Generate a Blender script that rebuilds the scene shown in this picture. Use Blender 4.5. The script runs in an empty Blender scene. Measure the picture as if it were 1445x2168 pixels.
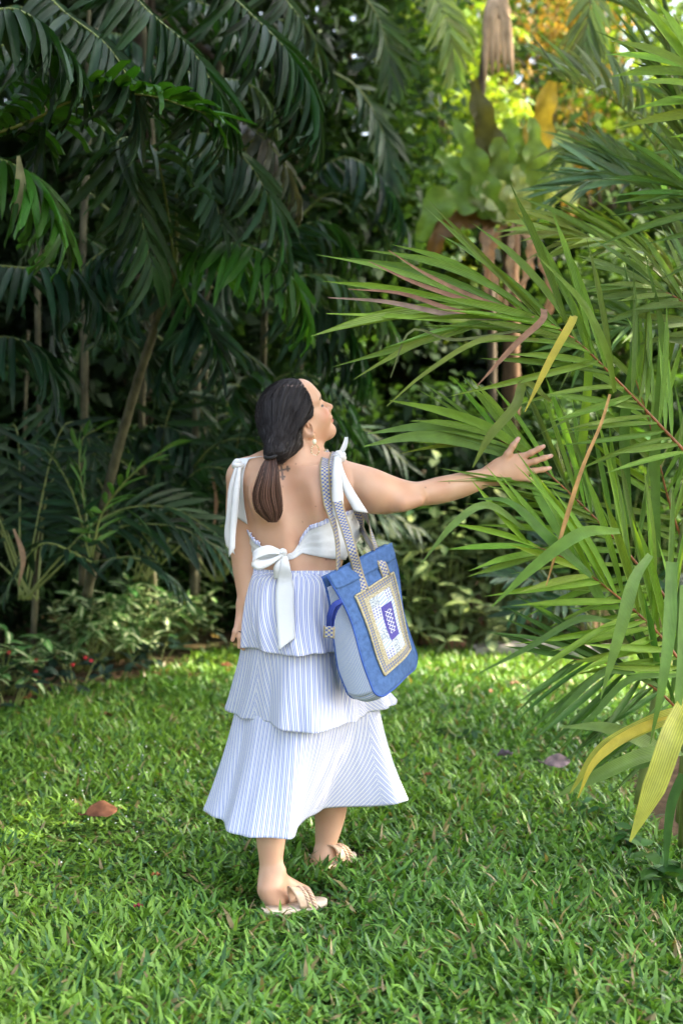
import bpy, bmesh, math, random
import numpy as np
from mathutils import Vector, Matrix, noise as mnoise

random.seed(7)
RNG = np.random.default_rng(7)
scene = bpy.context.scene
COL = scene.collection

# ------------------------------------------------------------------ camera
CAM_H, LENS, PITCH = 1.44, 50.0, math.atan(184 / 3011.0)
cam_d = bpy.data.cameras.new("camera")
cam = bpy.data.objects.new("camera", cam_d)
COL.objects.link(cam)
cam.location = (0, 0, CAM_H)
cam.rotation_euler = (math.radians(90) - PITCH, 0, 0)
cam_d.sensor_fit = 'VERTICAL'
cam_d.sensor_height = 36.0
cam_d.sensor_width = 24.0
cam_d.lens = LENS
cam_d.clip_end = 300
cam_d.dof.use_dof = True
cam_d.dof.focus_distance = 4.30
cam_d.dof.aperture_fstop = 2.5
scene.camera = cam

# ------------------------------------------------------------------ sky and sun
SUN_EL, SUN_AZ = math.radians(38), math.radians(84)      # azimuth from the view direction towards the right
world = bpy.data.worlds.new("World")
scene.world = world
world.use_nodes = True
wn, wl = world.node_tree.nodes, world.node_tree.links
wn.clear()
w_out = wn.new("ShaderNodeOutputWorld")
w_bg = wn.new("ShaderNodeBackground")
w_sky = wn.new("ShaderNodeTexSky")
w_sky.sky_type = 'NISHITA'
w_sky.sun_disc = False
w_sky.sun_elevation = SUN_EL
w_sky.sun_rotation = SUN_AZ
w_sky.air_density = 1.0
w_sky.dust_density = 5.0
w_sky.ozone_density = 1.0
w_bg.inputs['Strength'].default_value = 0.15
w_hsv = wn.new("ShaderNodeHueSaturation")          # hazy tropical sky: paler than the clear-air model
w_hsv.inputs['Saturation'].default_value = 0.65
wl.new(w_sky.outputs[0], w_hsv.inputs['Color'])
wl.new(w_hsv.outputs[0], w_bg.inputs[0])
wl.new(w_bg.outputs[0], w_out.inputs[0])

sun_d = bpy.data.lights.new("sun", 'SUN')
sun_d.energy = 3.2
sun_d.angle = math.radians(0.6)
sun_d.color = (1.0, 0.86, 0.66)
sun = bpy.data.objects.new("sun", sun_d)
COL.objects.link(sun)
sdir = Vector((math.cos(SUN_EL) * math.sin(SUN_AZ), math.cos(SUN_EL) * math.cos(SUN_AZ), math.sin(SUN_EL)))
sun.rotation_euler = (-sdir).to_track_quat('-Z', 'Y').to_euler()
sun.location = sdir * 30

scene.view_settings.view_transform = 'Standard'
scene.view_settings.look = 'None'
scene.view_settings.exposure = 2.70
scene.view_settings.gamma = 1.0
scene.render.engine = 'CYCLES'
cy = scene.cycles
cy.use_denoising = True
cy.denoiser = 'OPENIMAGEDENOISE'
cy.max_bounces = 5
cy.diffuse_bounces = 3
cy.glossy_bounces = 2
cy.transmission_bounces = 3
cy.use_adaptive_sampling = True
cy.adaptive_threshold = 0.02
cy.transparent_max_bounces = 6
cy.sample_clamp_indirect = 6.0
cy.caustics_reflective = False
cy.caustics_refractive = False

# ------------------------------------------------------------------ helpers
FPX = LENS / 36.0 * 2168.0
_cp, _sp = math.cos(PITCH), math.sin(PITCH)

def P(px, py, Y):
    """World point at depth Y for a spot measured in the photograph."""
    v = (1084.0 - py) / FPX
    dy, dz = _cp + _sp * v, -_sp + _cp * v
    t = Y / dy
    return np.array([(px - 722.5) / FPX * t, Y, CAM_H + dz * t])

def G(px, py):
    """Point of the ground seen at a spot of the photograph."""
    v = (1084.0 - py) / FPX
    dy, dz = _cp + _sp * v, -_sp + _cp * v
    t = -CAM_H / dz
    return np.array([(px - 722.5) / FPX * t, dy * t, 0.0])

def nrm(v):
    v = np.asarray(v, float)
    return v / (np.linalg.norm(v) + 1e-12)

def mesh_np(name, V, F, mats=(), smooth=True, uv=None, col=None):
    """Mesh from arrays; F is an (n,3)/(n,4) array or a list of such arrays."""
    Fs = [np.asarray(f, np.int32) for f in (F if isinstance(F, list) else [F]) if len(f)]
    me = bpy.data.meshes.new(name)
    V = np.asarray(V, np.float32)
    loops = np.concatenate([f.ravel() for f in Fs])
    tot = np.concatenate([np.full(len(f), f.shape[1], np.int32) for f in Fs])
    start = np.concatenate([[0], np.cumsum(tot)[:-1]]).astype(np.int32)
    me.vertices.add(len(V)); me.vertices.foreach_set('co', V.ravel())
    me.loops.add(len(loops)); me.loops.foreach_set('vertex_index', loops)
    me.polygons.add(len(tot)); me.polygons.foreach_set('loop_start', start)
    me.polygons.foreach_set('loop_total', tot)
    if smooth:
        me.polygons.foreach_set('use_smooth', np.ones(len(tot), bool))
    if uv is not None:
        l = me.uv_layers.new(name='uv')
        l.data.foreach_set('uv', np.asarray(uv, np.float32)[loops].ravel())
    if col is not None:
        a = me.color_attributes.new('Col', 'FLOAT_COLOR', 'POINT')
        c = np.ones((len(V), 4), np.float32); c[:, :3] = col
        a.data.foreach_set('color', c.ravel())
    for m in mats:
        me.materials.append(m)
    me.update(calc_edges=True)
    return me

def add(name, me, parent=None, matrix=None, color=None):
    o = bpy.data.objects.new(name, me)
    COL.objects.link(o)
    if parent is not None:
        o.parent = parent
    if matrix is not None:
        o.matrix_local = matrix
    if color is not None:
        o.color = (*color, 1.0)
    return o

def tag(o, label=None, cat=None, group=None, kind=None):
    if label: o['label'] = label
    if cat: o['category'] = cat
    if group: o['group'] = group
    if kind: o['kind'] = kind
    return o

def thing(name, loc, label, cat, group=None):
    o = bpy.data.objects.new(name, None)
    COL.objects.link(o)
    o.location = [float(c) for c in loc]
    o.empty_display_size = 0.1
    return tag(o, label, cat, group)

def off(parent):
    """Child matrix that keeps world coordinates under an unrotated parent."""
    return Matrix.Translation(-Vector(parent.location))

def grid_faces(n, m, closed_m=False):
    """Quads of an n x m vertex grid."""
    i = np.arange(n - 1)[:, None]
    jm = m if closed_m else m - 1
    j = np.arange(jm)[None, :]
    j2 = (j + 1) % m
    return np.stack([i * m + j, i * m + j2, (i + 1) * m + j2, (i + 1) * m + j], -1).reshape(-1, 4)

def spline(pts, n, closed=False):
    """Catmull-Rom through pts, n samples, evenly by chord length."""
    p = np.asarray(pts, float)
    if closed:
        q = np.vstack([p[-1], p, p[0], p[1]])
        k = len(p)
    else:
        q = np.vstack([2 * p[0] - p[1], p, 2 * p[-1] - p[-2]])
        k = len(p) - 1
    tt = np.linspace(0, k, k * 24 + 1)
    i = np.minimum(tt.astype(int), k - 1)
    f = (tt - i)[:, None]
    a, b, c, d = q[i], q[i + 1], q[i + 2], q[i + 3]
    r = 0.5 * ((2 * b) + (-a + c) * f + (2 * a - 5 * b + 4 * c - d) * f ** 2 + (-a + 3 * b - 3 * c + d) * f ** 3)
    L = np.concatenate([[0], np.cumsum(np.linalg.norm(np.diff(r, axis=0), axis=1))])
    s = np.linspace(0, L[-1], n, endpoint=not closed)
    return np.stack([np.interp(s, L, r[:, j]) for j in range(r.shape[1])], 1)

def frames(path, up=(0, 0, 1)):
    T = np.gradient(path, axis=0)
    T /= np.linalg.norm(T, axis=1)[:, None] + 1e-12
    up = np.asarray(up, float)
    if up.ndim == 1:
        up = np.tile(up, (len(path), 1))
    S = np.cross(T, up); S /= np.linalg.norm(S, axis=1)[:, None] + 1e-9
    N = np.cross(S, T)
    return T, S, N

def tube(path, rad, sides=8, flat=None, up=(0, 0.3, 1)):
    path = np.asarray(path, float)
    n = len(path)
    rad = np.broadcast_to(rad, (n,))
    T, S, N = frames(path, up)
    a = np.linspace(0, 2 * np.pi, sides, endpoint=False)
    fl = 1.0 if flat is None else flat
    V = path[:, None] + rad[:, None, None] * (np.cos(a)[None, :, None] * S[:, None] + fl * np.sin(a)[None, :, None] * N[:, None])
    V = np.concatenate([V.reshape(-1, 3), path[:1], path[-1:]])
    F = grid_faces(n, sides, True)
    k = np.arange(sides)
    c0 = np.stack([np.full(sides, n * sides), (k + 1) % sides, k], 1)
    c1 = np.stack([np.full(sides, n * sides + 1), (n - 1) * sides + k, (n - 1) * sides + (k + 1) % sides], 1)
    return V, [F, np.concatenate([c0, c1])]

class Bag:
    """Collects several pieces into one mesh."""
    def __init__(self): self.V, self.Q, self.T, self.C, self.UV, self.n = [], [], [], [], [], 0
    def put(self, V, F, col=None, uv=None):
        V = np.asarray(V, float)
        for f in (F if isinstance(F, list) else [F]):
            f = np.asarray(f)
            if len(f): (self.Q if f.shape[1] == 4 else self.T).append(f + self.n)
        self.V.append(V); self.n += len(V)
        if col is not None: self.C.append(np.broadcast_to(col, (len(V), 3)))
        if uv is not None: self.UV.append(uv)
    def mesh(self, name, mats, smooth=True):
        F = [np.concatenate(x) for x in (self.Q, self.T) if x]
        return mesh_np(name, np.concatenate(self.V), F, mats, smooth,
                       np.concatenate(self.UV) if self.UV else None, np.concatenate(self.C) if self.C else None)

def box(c, s, rot=None):
    c, s = np.asarray(c, float), np.asarray(s, float) / 2
    v = np.array([[x, y, z] for x in (-1, 1) for y in (-1, 1) for z in (-1, 1)], float) * s
    if rot is not None: v = v @ np.asarray(rot).T
    return v + c, np.array([[0, 1, 3, 2], [4, 6, 7, 5], [0, 4, 5, 1], [2, 3, 7, 6], [0, 2, 6, 4], [1, 5, 7, 3]])

def blob(c, rad, n=10):
    u, v = np.meshgrid(np.linspace(0, np.pi, n), np.linspace(0, 2 * np.pi, n * 2, endpoint=False), indexing='ij')
    p = np.stack([np.sin(u) * np.cos(v), np.sin(u) * np.sin(v), np.cos(u)], -1) * np.asarray(rad) + np.asarray(c)
    return p.reshape(-1, 3), grid_faces(n, n * 2, True)
# ------------------------------------------------------------------ materials
def new_mat(name):
    m = bpy.data.materials.new(name)
    m.use_nodes = True
    nt = m.node_tree
    nt.nodes.clear()
    out = nt.nodes.new('ShaderNodeOutputMaterial')
    return m, nt, out

class NT:
    """Short-hand for wiring nodes."""
    def __init__(self, nt): self.nt = nt
    def node(self, t, **kw):
        n = self.nt.nodes.new(t)
        for k, v in kw.items(): setattr(n, k, v)
        return n
    def link(self, a, b): self.nt.links.new(a, b)
    def setin(self, n, key, v):
        if hasattr(v, 'links') or isinstance(v, bpy.types.NodeSocket): self.link(v, n.inputs[key])
        else: n.inputs[key].default_value = v
    def math(self, op, a, b=0.0, c=0.0):
        n = self.node('ShaderNodeMath', operation=op)
        for i, v in enumerate((a, b, c)): self.setin(n, i, v)
        return n.outputs[0]
    def noise(self, vec, scale, detail=3.0, rough=0.55, out=0):
        n = self.node('ShaderNodeTexNoise')
        if vec is not None: self.link(vec, n.inputs['Vector'])
        n.inputs['Scale'].default_value = scale
        n.inputs['Detail'].default_value = detail
        n.inputs['Roughness'].default_value = rough
        return n.outputs[out]
    def mix(self, f, a, b, mode='MIX'):
        n = self.node('ShaderNodeMix', data_type='RGBA', blend_type=mode)
        self.setin(n, 0, f)
        self.setin(n, 6, a if not isinstance(a, tuple) else (*a[:3], 1)); self.setin(n, 7, b if not isinstance(b, tuple) else (*b[:3], 1))
        return n.outputs[2]
    def ramp(self, f, stops):
        n = self.node('ShaderNodeValToRGB')
        el = n.color_ramp.elements
        while len(el) < len(stops): el.new(0.5)
        for e, (p, c) in zip(el, stops):
            e.position = p; e.color = (*c[:3], 1) if isinstance(c, tuple) else (c, c, c, 1)
        self.setin(n, 0, f)
        return n.outputs[0]
    def coord(self, which='Object'):
        return self.node('ShaderNodeTexCoord').outputs[which]
    def mapping(self, vec, scale=(1, 1, 1), rot=(0, 0, 0)):
        n = self.node('ShaderNodeMapping')
        self.link(vec, n.inputs[0]); n.inputs['Scale'].default_value = scale; n.inputs['Rotation'].default_value = rot
        return n.outputs[0]
    def bump(self, h, strength=0.3, dist=0.01):
        n = self.node('ShaderNodeBump')
        self.link(h, n.inputs['Height']); n.inputs['Strength'].default_value = strength; n.inputs['Distance'].default_value = dist
        return n.outputs[0]
    def principled(self, out, color, rough=0.6, spec=0.5, normal=None, **kw):
        b = self.node('ShaderNodeBsdfPrincipled')
        self.setin(b, 'Base Color', color if not isinstance(color, tuple) else (*color[:3], 1))
        self.setin(b, 'Roughness', rough)
        b.inputs['Specular IOR Level'].default_value = spec
        if normal is not None: self.link(normal, b.inputs['Normal'])
        for k, v in kw.items(): self.setin(b, k.replace('_', ' '), v)
        if out is not None: self.link(b.outputs[0], out.inputs[0])
        return b

def leaf_mat(name, source='object', rough=0.42, spec=0.5, trans=0.32, tint=(1.25, 1.2, 0.45), vein=0.0, var=0.35, scale=18.0, uvvein=False):
    """Leaf with some light passing through; colour from the object or the 'Col' attribute."""
    m, nt, out = new_mat(name)
    N = NT(nt)
    if source == 'object':
        oi = N.node('ShaderNodeObjectInfo')
        base = oi.outputs['Color']
    else:
        base = N.node('ShaderNodeAttribute', attribute_name='Col').outputs['Color']
    obj = N.coord('Object')
    nz = N.noise(obj, scale, 3.0)
    base = N.mix(var, base, N.mix(1.0, base, N.ramp(nz, [(0.25, 0.35), (0.75, 1.6)]), 'MULTIPLY'))
    normal = None
    if uvvein:
        uv = N.coord('UV')
        w = N.node('ShaderNodeTexWave', wave_type='BANDS', bands_direction='X')
        N.link(uv, w.inputs['Vector']); w.inputs['Scale'].default_value = 3.2
        w.inputs['Distortion'].default_value = 0.6; w.inputs['Detail'].default_value = 1.0
        base = N.mix(vein, base, N.mix(1.0, base, N.ramp(w.outputs['Fac'], [(0.0, 0.55), (1.0, 1.35)]), 'MULTIPLY'))
        normal = N.bump(w.outputs['Fac'], 0.35, 0.004)
    b = N.principled(None, base, rough, spec, normal)
    t = N.node('ShaderNodeBsdfTranslucent')
    N.link(N.mix(1.0, base, tint, 'MULTIPLY'), t.inputs[0])
    mx = N.node('ShaderNodeMixShader'); mx.inputs[0].default_value = trans
    N.link(b.outputs[0], mx.inputs[1]); N.link(t.outputs[0], mx.inputs[2])
    N.link(mx.outputs[0], out.inputs[0])
    return m

M = {}
M['leaflet'] = leaf_mat('palm_leaflet', 'object', 0.42, 0.4, 0.34, uvvein=True, vein=0.5)
M['glossy_leaflet'] = leaf_mat('glossy_leaflet', 'object', 0.38, 0.28, 0.32, uvvein=True, vein=0.35)
M['leaf'] = leaf_mat('shrub_leaf', 'object', 0.45, 0.3, 0.32)
M['mass'] = leaf_mat('crown_leaf', 'col', 0.6, 0.25, 0.38, var=0.2, scale=3.0)
M['grass'] = leaf_mat('grass_blade', 'col', 0.40, 0.45, 0.30, var=0.15, scale=6.0)

def vari_mat():
    """Green leaf with a cream splash along the middle."""
    m, nt, out = new_mat('variegated_leaf')
    N = NT(nt)
    oi = N.node('ShaderNodeObjectInfo')
    uv = N.coord('UV')
    sx = N.node('ShaderNodeSeparateXYZ'); N.link(uv, sx.inputs[0])
    nz = N.noise(N.mapping(uv, (3, 7, 1)), 1.6, 2.0)
    d = N.math('ABSOLUTE', N.math('SUBTRACT', sx.outputs[0], 0.5))
    d = N.math('ADD', d, N.math('MULTIPLY', N.math('SUBTRACT', nz, 0.5), 0.5))
    d = N.math('ADD', d, N.math('MULTIPLY', N.math('SUBTRACT', oi.outputs['Random'], 0.5), 0.18))
    f = N.ramp(d, [(0.07, 1.0), (0.13, 0.0)])
    base = N.mix(f, oi.outputs['Color'], (0.72, 0.78, 0.45))
    b = N.principled(None, base, 0.4, 0.5)
    t = N.node('ShaderNodeBsdfTranslucent'); N.link(base, t.inputs[0])
    mx = N.node('ShaderNodeMixShader'); mx.inputs[0].default_value = 0.25
    N.link(b.outputs[0], mx.inputs[1]); N.link(t.outputs[0], mx.inputs[2]); N.link(mx.outputs[0], out.inputs[0])
    return m
M['variegated'] = vari_mat()

def veined_mat():
    """Broad leaf with pale side veins, as on the shrub behind the arm."""
    m, nt, out = new_mat('veined_leaf')
    N = NT(nt)
    oi = N.node('ShaderNodeObjectInfo')
    uv = N.coord('UV')
    sx = N.node('ShaderNodeSeparateXYZ'); N.link(uv, sx.inputs[0])
    d = N.math('ABSOLUTE', N.math('SUBTRACT', sx.outputs[0], 0.5))
    h = N.math('SUBTRACT', sx.outputs[1], N.math('MULTIPLY', d, 0.55))
    s = N.math('FRACT', N.math('MULTIPLY', h, 8.0))
    f = N.ramp(s, [(0.0, 0.95), (0.34, 0.75), (0.5, 0.0), (0.92, 0.0), (1.0, 0.95)])
    mid = N.ramp(d, [(0.03, 1.0), (0.07, 0.0)])
    f = N.math('MAXIMUM', f, mid)
    edge = N.ramp(d, [(0.36, 1.0), (0.46, 0.25)])
    f = N.math('MULTIPLY', f, edge)
    base = N.mix(N.math('MULTIPLY', f, 0.8), oi.outputs['Color'], (0.55, 0.62, 0.27))
    b = N.principled(None, base, 0.42, 0.5)
    t = N.node('ShaderNodeBsdfTranslucent'); N.link(base, t.inputs[0])
    mx = N.node('ShaderNodeMixShader'); mx.inputs[0].default_value = 0.25
    N.link(b.outputs[0], mx.inputs[1]); N.link(t.outputs[0], mx.inputs[2]); N.link(mx.outputs[0], out.inputs[0])
    return m
M['veined'] = veined_mat()

def plain(name, color, rough=0.6, spec=0.4, noise_amt=0.25, scale=20.0, bump=0.0, stretch=(1, 1, 1), **kw):
    m, nt, out = new_mat(name)
    N = NT(nt)
    vec = N.mapping(N.coord('Object'), stretch)
    nz = N.noise(vec, scale, 5.0, 0.6)
    c = N.mix(noise_amt, color, N.mix(1.0, color, N.ramp(nz, [(0.3, 0.3), (0.7, 1.7)]), 'MULTIPLY'))
    N.principled(out, c, rough, spec, N.bump(nz, bump, 0.01) if bump else None, **kw)
    return m

M['bark'] = plain('palm_bark', (0.10, 0.08, 0.055), 0.85, 0.2, 0.6, 30, 0.5, (1, 1, 0.35))
M['pale_stem'] = plain('pale_stem', (0.10, 0.095, 0.055), 0.8, 0.2, 0.8, 14, 0.25, (1, 1, 0.5))
M['stalk'] = plain('green_stalk', (0.16, 0.20, 0.05), 0.5, 0.4, 0.3, 12)
M['red_stalk'] = plain('reddish_stalk', (0.28, 0.10, 0.035), 0.45, 0.4, 0.5, 10)
M['dry'] = leaf_mat('dry_leaf', 'object', 0.75, 0.2, 0.18, tint=(1.2, 0.9, 0.6), var=0.6, scale=22)
M['stone'] = plain('kerb_stone', (0.34, 0.31, 0.27), 0.9, 0.2, 0.6, 14, 0.5)
M['brick'] = plain('brick', (0.36, 0.17, 0.10), 0.9, 0.2, 0.6, 22, 0.5)
M['petal'] = plain('red_petal', (0.62, 0.03, 0.05), 0.5, 0.3, 0.3, 10)
M['flower_head'] = plain('white_flower_head', (0.75, 0.75, 0.65), 0.7, 0.2, 0.2, 10)
# ------------------------------------------------------------------ ground and lawn
def ground_mat():
    m, nt, out = new_mat('soil')
    N = NT(nt)
    o = N.coord('Object')
    n1, n2, n3 = N.noise(o, 1.3, 4), N.noise(o, 14, 5, .65), N.noise(o, 90, 3)
    c = N.ramp(n2, [(.3, (.045, .030, .018)), (.55, (.115, .075, .042)), (.75, (.20, .13, .075))])
    c = N.mix(N.ramp(n1, [(.42, .0), (.6, .55)]), c, (.030, .040, .012))
    N.principled(out, c, .95, .1, N.bump(N.math('ADD', n2, N.math('MULTIPLY', n3, .4)), .7, .03))
    return m
n = 60
gx = np.concatenate([[-90, -40, -20], np.linspace(-12, 12, 90), [20, 40, 90]])
gy = np.concatenate([[-60, -20, -5], np.linspace(0, 18, 90), [25, 45, 120]])
X, Yg = np.meshgrid(gx, gy, indexing='ij')
def ground_z(x, y):
    return .010 * np.sin(x * 2.1 + .7) * np.sin(y * 1.7) + .008 * np.sin(x * 5.3 + y * 3.1) - .012
V = np.stack([X, Yg, np.where((np.abs(X) < 13) & (Yg > -1) & (Yg < 19), ground_z(X, Yg), -.012)], -1).reshape(-1, 3)
gF = grid_faces(len(gx), len(gy))
tag(add('ground', mesh_np('ground', V, gF[:, ::-1], [ground_mat()])), kind='structure')

def vnoise(x, y, s, seed=0):
    """Cheap smooth value noise on arrays."""
    r = np.random.default_rng(seed).random((64, 64))
    u, v = x * s + 100, y * s + 100
    i, j = np.floor(u).astype(int), np.floor(v).astype(int)
    f, g = u - i, v - j
    f, g = f * f * (3 - 2 * f), g * g * (3 - 2 * g)
    a = lambda p, q: r[(i + p) % 64, (j + q) % 64]
    return a(0, 0) * (1 - f) * (1 - g) + a(1, 0) * f * (1 - g) + a(0, 1) * (1 - f) * g + a(1, 1) * f * g

def edge_left(y):   # where the lawn ends towards the planting on the left
    return np.interp(y, [2, 5.5, 6.4, 7.2, 7.9, 8.6, 9.4, 10.5], [-3.2, -2.2, -1.95, -1.80, -1.35, -1.0, -.86, -.2])
def edge_right(y):
    return np.interp(y, [2, 4.0, 4.6, 5.2, 5.7, 6.5, 8.0, 8.9], [2.6, 1.50, 1.22, 1.16, 1.20, 1.65, 2.4, 2.6])

def lawn(n, ylo, yhi, lmin, lmax, wmin, wmax, seed):
    r = np.random.default_rng(seed)
    y = r.uniform(ylo, yhi, n)
    half = .26 * y + .55
    x = r.uniform(-1, 1, n) * half
    e = vnoise(x, y, 2.2, 5) * .35 - .17
    keep = (x > edge_left(y) + e) & (x < edge_right(y) + e) & (y < 9.05 + e)
    thin = vnoise(x, y, 1.6, 11) * .6 + vnoise(x, y, 5.0, 12) * .4
    bare = np.clip((.37 - thin) * 7, 0, .93)
    side = np.clip(1 - (x - edge_left(y)) / .8, 0, 1) * (y > 5.5) + np.clip(1 - (edge_right(y) - x) / .35, 0, 1)
    keep &= r.random(n) > np.clip(bare * (.30 + .8 * np.clip(side, 0, 1)) + .55 * np.clip(side - .35, 0, 1), 0, .95)
    x, y = x[keep], y[keep]
    k = len(x)
    # trodden flat where she stands
    step = np.minimum(np.hypot((x + .155) / .14, (y - 4.215) / .085), np.hypot((x + .005) / .10, (y - 4.63) / .085))
    L = np.interp(step, [.75, 1.7], [.16, 1.0]) * r.uniform(lmin, lmax, k) * (0.75 + .5 * vnoise(x, y, 3.0, 8))
    w = r.uniform(wmin, wmax, k)
    az = r.uniform(0, 2 * np.pi, k) + 1.2 * vnoise(x, y, 6, 9)
    lean = r.uniform(.25, 1.15, k)
    bend = r.uniform(.2, .9, k)
    d = np.stack([np.cos(az), np.sin(az), np.zeros(k)], 1)
    tw = r.normal(0, .5, k)
    sd = np.stack([-np.sin(az), np.cos(az), np.zeros(k)], 1) * np.cos(tw)[:, None] + np.array([0, 0, 1.0]) * np.sin(tw)[:, None]
    base = np.stack([x, y, ground_z(x, y) - .004], 1)
    pts = [base]
    a = lean.copy()
    for sgm in range(3):
        pts.append(pts[-1] + (d * np.sin(a)[:, None] + np.array([0, 0, 1.0]) * np.cos(a)[:, None]) * (L / 3)[:, None])
        a = np.minimum(a + bend * .55, 1.75)
    ww = [.65, 1.0, .78]
    cols = []
    for i in range(3):
        cols += [pts[i] - sd * (w * ww[i] / 2)[:, None], pts[i] + sd * (w * ww[i] / 2)[:, None]]
    V = np.stack(cols + [pts[3]], 1)                       # k,7,3
    V[:, 1:, 2] = np.maximum(V[:, 1:, 2], .002)
    b = np.arange(k)[:, None] * 7
    Q = np.concatenate([b + np.array([0, 1, 3, 2]), b + np.array([2, 3, 5, 4])])
    T = b + np.array([4, 5, 6])
    pat = vnoise(x, y, .9, 21)
    c0 = np.array([.108, .250, .036]); c1 = np.array([.205, .370, .045]); c2 = np.array([.058, .155, .036])
    t = np.clip(pat * 1.5 - .35 + r.normal(0, .22, k), 0, 1)[:, None]
    C = c0 * (1 - t) + c1 * t
    dk = (r.random(k) < .22)[:, None]
    C = np.where(dk, c2, C) * r.uniform(.75, 1.25, (k, 1))
    dry = (r.random(k) < .055 + .10 * np.clip(.45 - vnoise(x, y, 2.6, 61), 0, 1))[:, None]
    C = np.where(dry, np.array([.30, .24, .10]) * r.uniform(.7, 1.2, (k, 1)), C)
    return V.reshape(-1, 3), Q, T, np.repeat(C, 7, axis=0)
B = Bag()
for args in ((50000, 2.5, 4.3, .034, .100, .0080, .0160, 1), (44000, 4.3, 6.2, .034, .095, .0075, .0150, 2), (56000, 6.2, 9.2, .045, .10, .0075, .014, 3)):
    V, Q, T, C = lawn(*args)
    B.put(V, [Q, T], C)
tag(add('grass', B.mesh('grass', [M['grass']])), 'broad bladed green lawn grass under the woman', 'grass', kind='stuff')
# ------------------------------------------------------------------ leaf and frond builders
def leaflet_mesh(name, mat, droop=.12, fold=.25, tip='point', seg=7, wave=0.0, twist=0.0):
    """Unit leaflet along +X, width 1 along Y, curving down in Z."""
    s = np.linspace(0, 1, seg)
    if tip == 'point': w = np.sin(np.pi * np.clip(s * .86 + .10, 0, 1)) ** .75 * np.interp(s, [0, .06, .75, 1], [.55, .9, .85, .02])
    elif tip == 'ragged': w = np.interp(s, [0, .15, .45, .92, 1], [.30, .80, 1.0, .62, .30])
    else: w = np.sin(np.pi * np.clip(s * .98 + .01, 0, 1)) ** .8
    z = -droop * s ** 2.0
    x = s * (1 - .35 * droop ** 2 * s)
    V, uv = [], []
    for i in range(seg):
        f = fold * w[i] * .5
        tw = twist * s[i]
        for k, yy in enumerate((-.5, 0, .5)):
            yv = yy * w[i]; zv = f * abs(yy) * 2
            c, sn = math.cos(tw), math.sin(tw)
            xx = x[i]
            if tip == 'ragged' and i == seg - 1: xx += (-.05, .02, -.10)[k]
            V.append([xx, yv * c - zv * sn * .1, z[i] / 1.0 + (yv * sn + zv) * .1 + wave * math.sin(s[i] * 9 + k)])
            uv.append([yy + .5, s[i]])
    return mesh_np(name, np.array(V), grid_faces(seg, 3), [mat], True, uv=np.array(uv))

LV = {}
for key, mat, tip in (('areca', M['leaflet'], 'point'), ('ragged', M['glossy_leaflet'], 'ragged'), ('soft', M['leaflet'], 'point'), ('dry', M['dry'], 'point')):
    dr = {'areca': (.02, .08, .16, .28, .42), 'ragged': (.10, .25, .40, .55), 'soft': (.05, .15, .3), 'dry': (.2, .45)}[key]
    LV[key] = [leaflet_mesh('leaflet', mat, d, .8 if key != 'ragged' else 1.2, tip, 8, twist=t) for d in dr for t in (-.5, .4)]

def basis(d, up, L, w, t=None):
    d = nrm(d); s = np.cross(up, d)
    s = nrm(s) if np.linalg.norm(s) > 1e-6 else np.array([1.0, 0, 0])
    u = np.cross(d, s)
    return d * L, s * w, u * L

def mat4(a, b, c, o):
    return Matrix(((a[0], b[0], c[0], o[0]), (a[1], b[1], c[1], o[1]), (a[2], b[2], c[2], o[2]), (0, 0, 0, 1)))

def vary(rng, col, amt=.2):
    c = np.asarray(col) * (1 + rng.normal(0, amt))
    c = c * (1 + rng.normal(0, amt * .3, 3))
    return tuple(np.clip(c, .004, .95))

def frond(palm, pts, kind='areca', n=22, length=.5, width=.03, colour=(.08, .17, .03), angle=(60, 25), droop=.3, stem_r=.006, stem=None,
          seed=0, lift=.25, start=.12, profile=None, alt=None, alt_p=0.0, up=None, skip=0.0, jitter=.10, tipcol=None):
    """Feather leaf: a stalk through world points with single leaflets in two ranks."""
    rng = np.random.default_rng(seed)
    base = np.array(palm.location)
    p = spline(pts, 40)
    T, S, N = frames(p, (0, 0, 1) if up is None else up)
    rad = np.interp(np.linspace(0, 1, 40), [0, 1], [stem_r, stem_r * .25])
    V, F = tube(p - base, rad, 6)
    fr = add('frond', mesh_np('frond_stalk', V, F, [stem or M['stalk']]), palm)
    vs = LV[kind]
    for i in range(n):
        f = start + (1 - start) * (i + .5) / n
        k = min(int(f * 39), 38)
        a = math.radians(np.interp(f, [start, 1], angle))
        prof = np.interp(f, [start, start + .12, .5, .8, 1], [.55, .85, 1.0, .85, .6]) if profile is None else np.interp(f, *profile)
        for sd in (-1, 1):
            if rng.random() < skip: continue
            aa = a + rng.normal(0, jitter)
            d = T[k] * math.cos(aa) + sd * S[k] * math.sin(aa) + N[k] * (lift + rng.normal(0, jitter * .8))
            d = d + np.array([0, 0, -1.0]) * droop * rng.uniform(.5, 1.3)
            L = length * prof * rng.uniform(.86, 1.1)
            o = p[k] + (p[k + 1] - p[k]) * (f * 39 - k) - base
            up_v = N[k] + rng.normal(0, .25, 3) + sd * S[k] * -.25
            A, Bv, Cv = basis(d, up_v, L, width * (.75 + .5 * prof) * rng.uniform(.85, 1.15))
            dryq = rng.random() < alt_p
            me = LV['dry'][rng.integers(len(LV['dry']))] if dryq else vs[rng.integers(len(vs))]
            add('leaflet', me, fr, mat4(A, Bv, Cv, o), vary(rng, alt if dryq else colour))
    return fr

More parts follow.
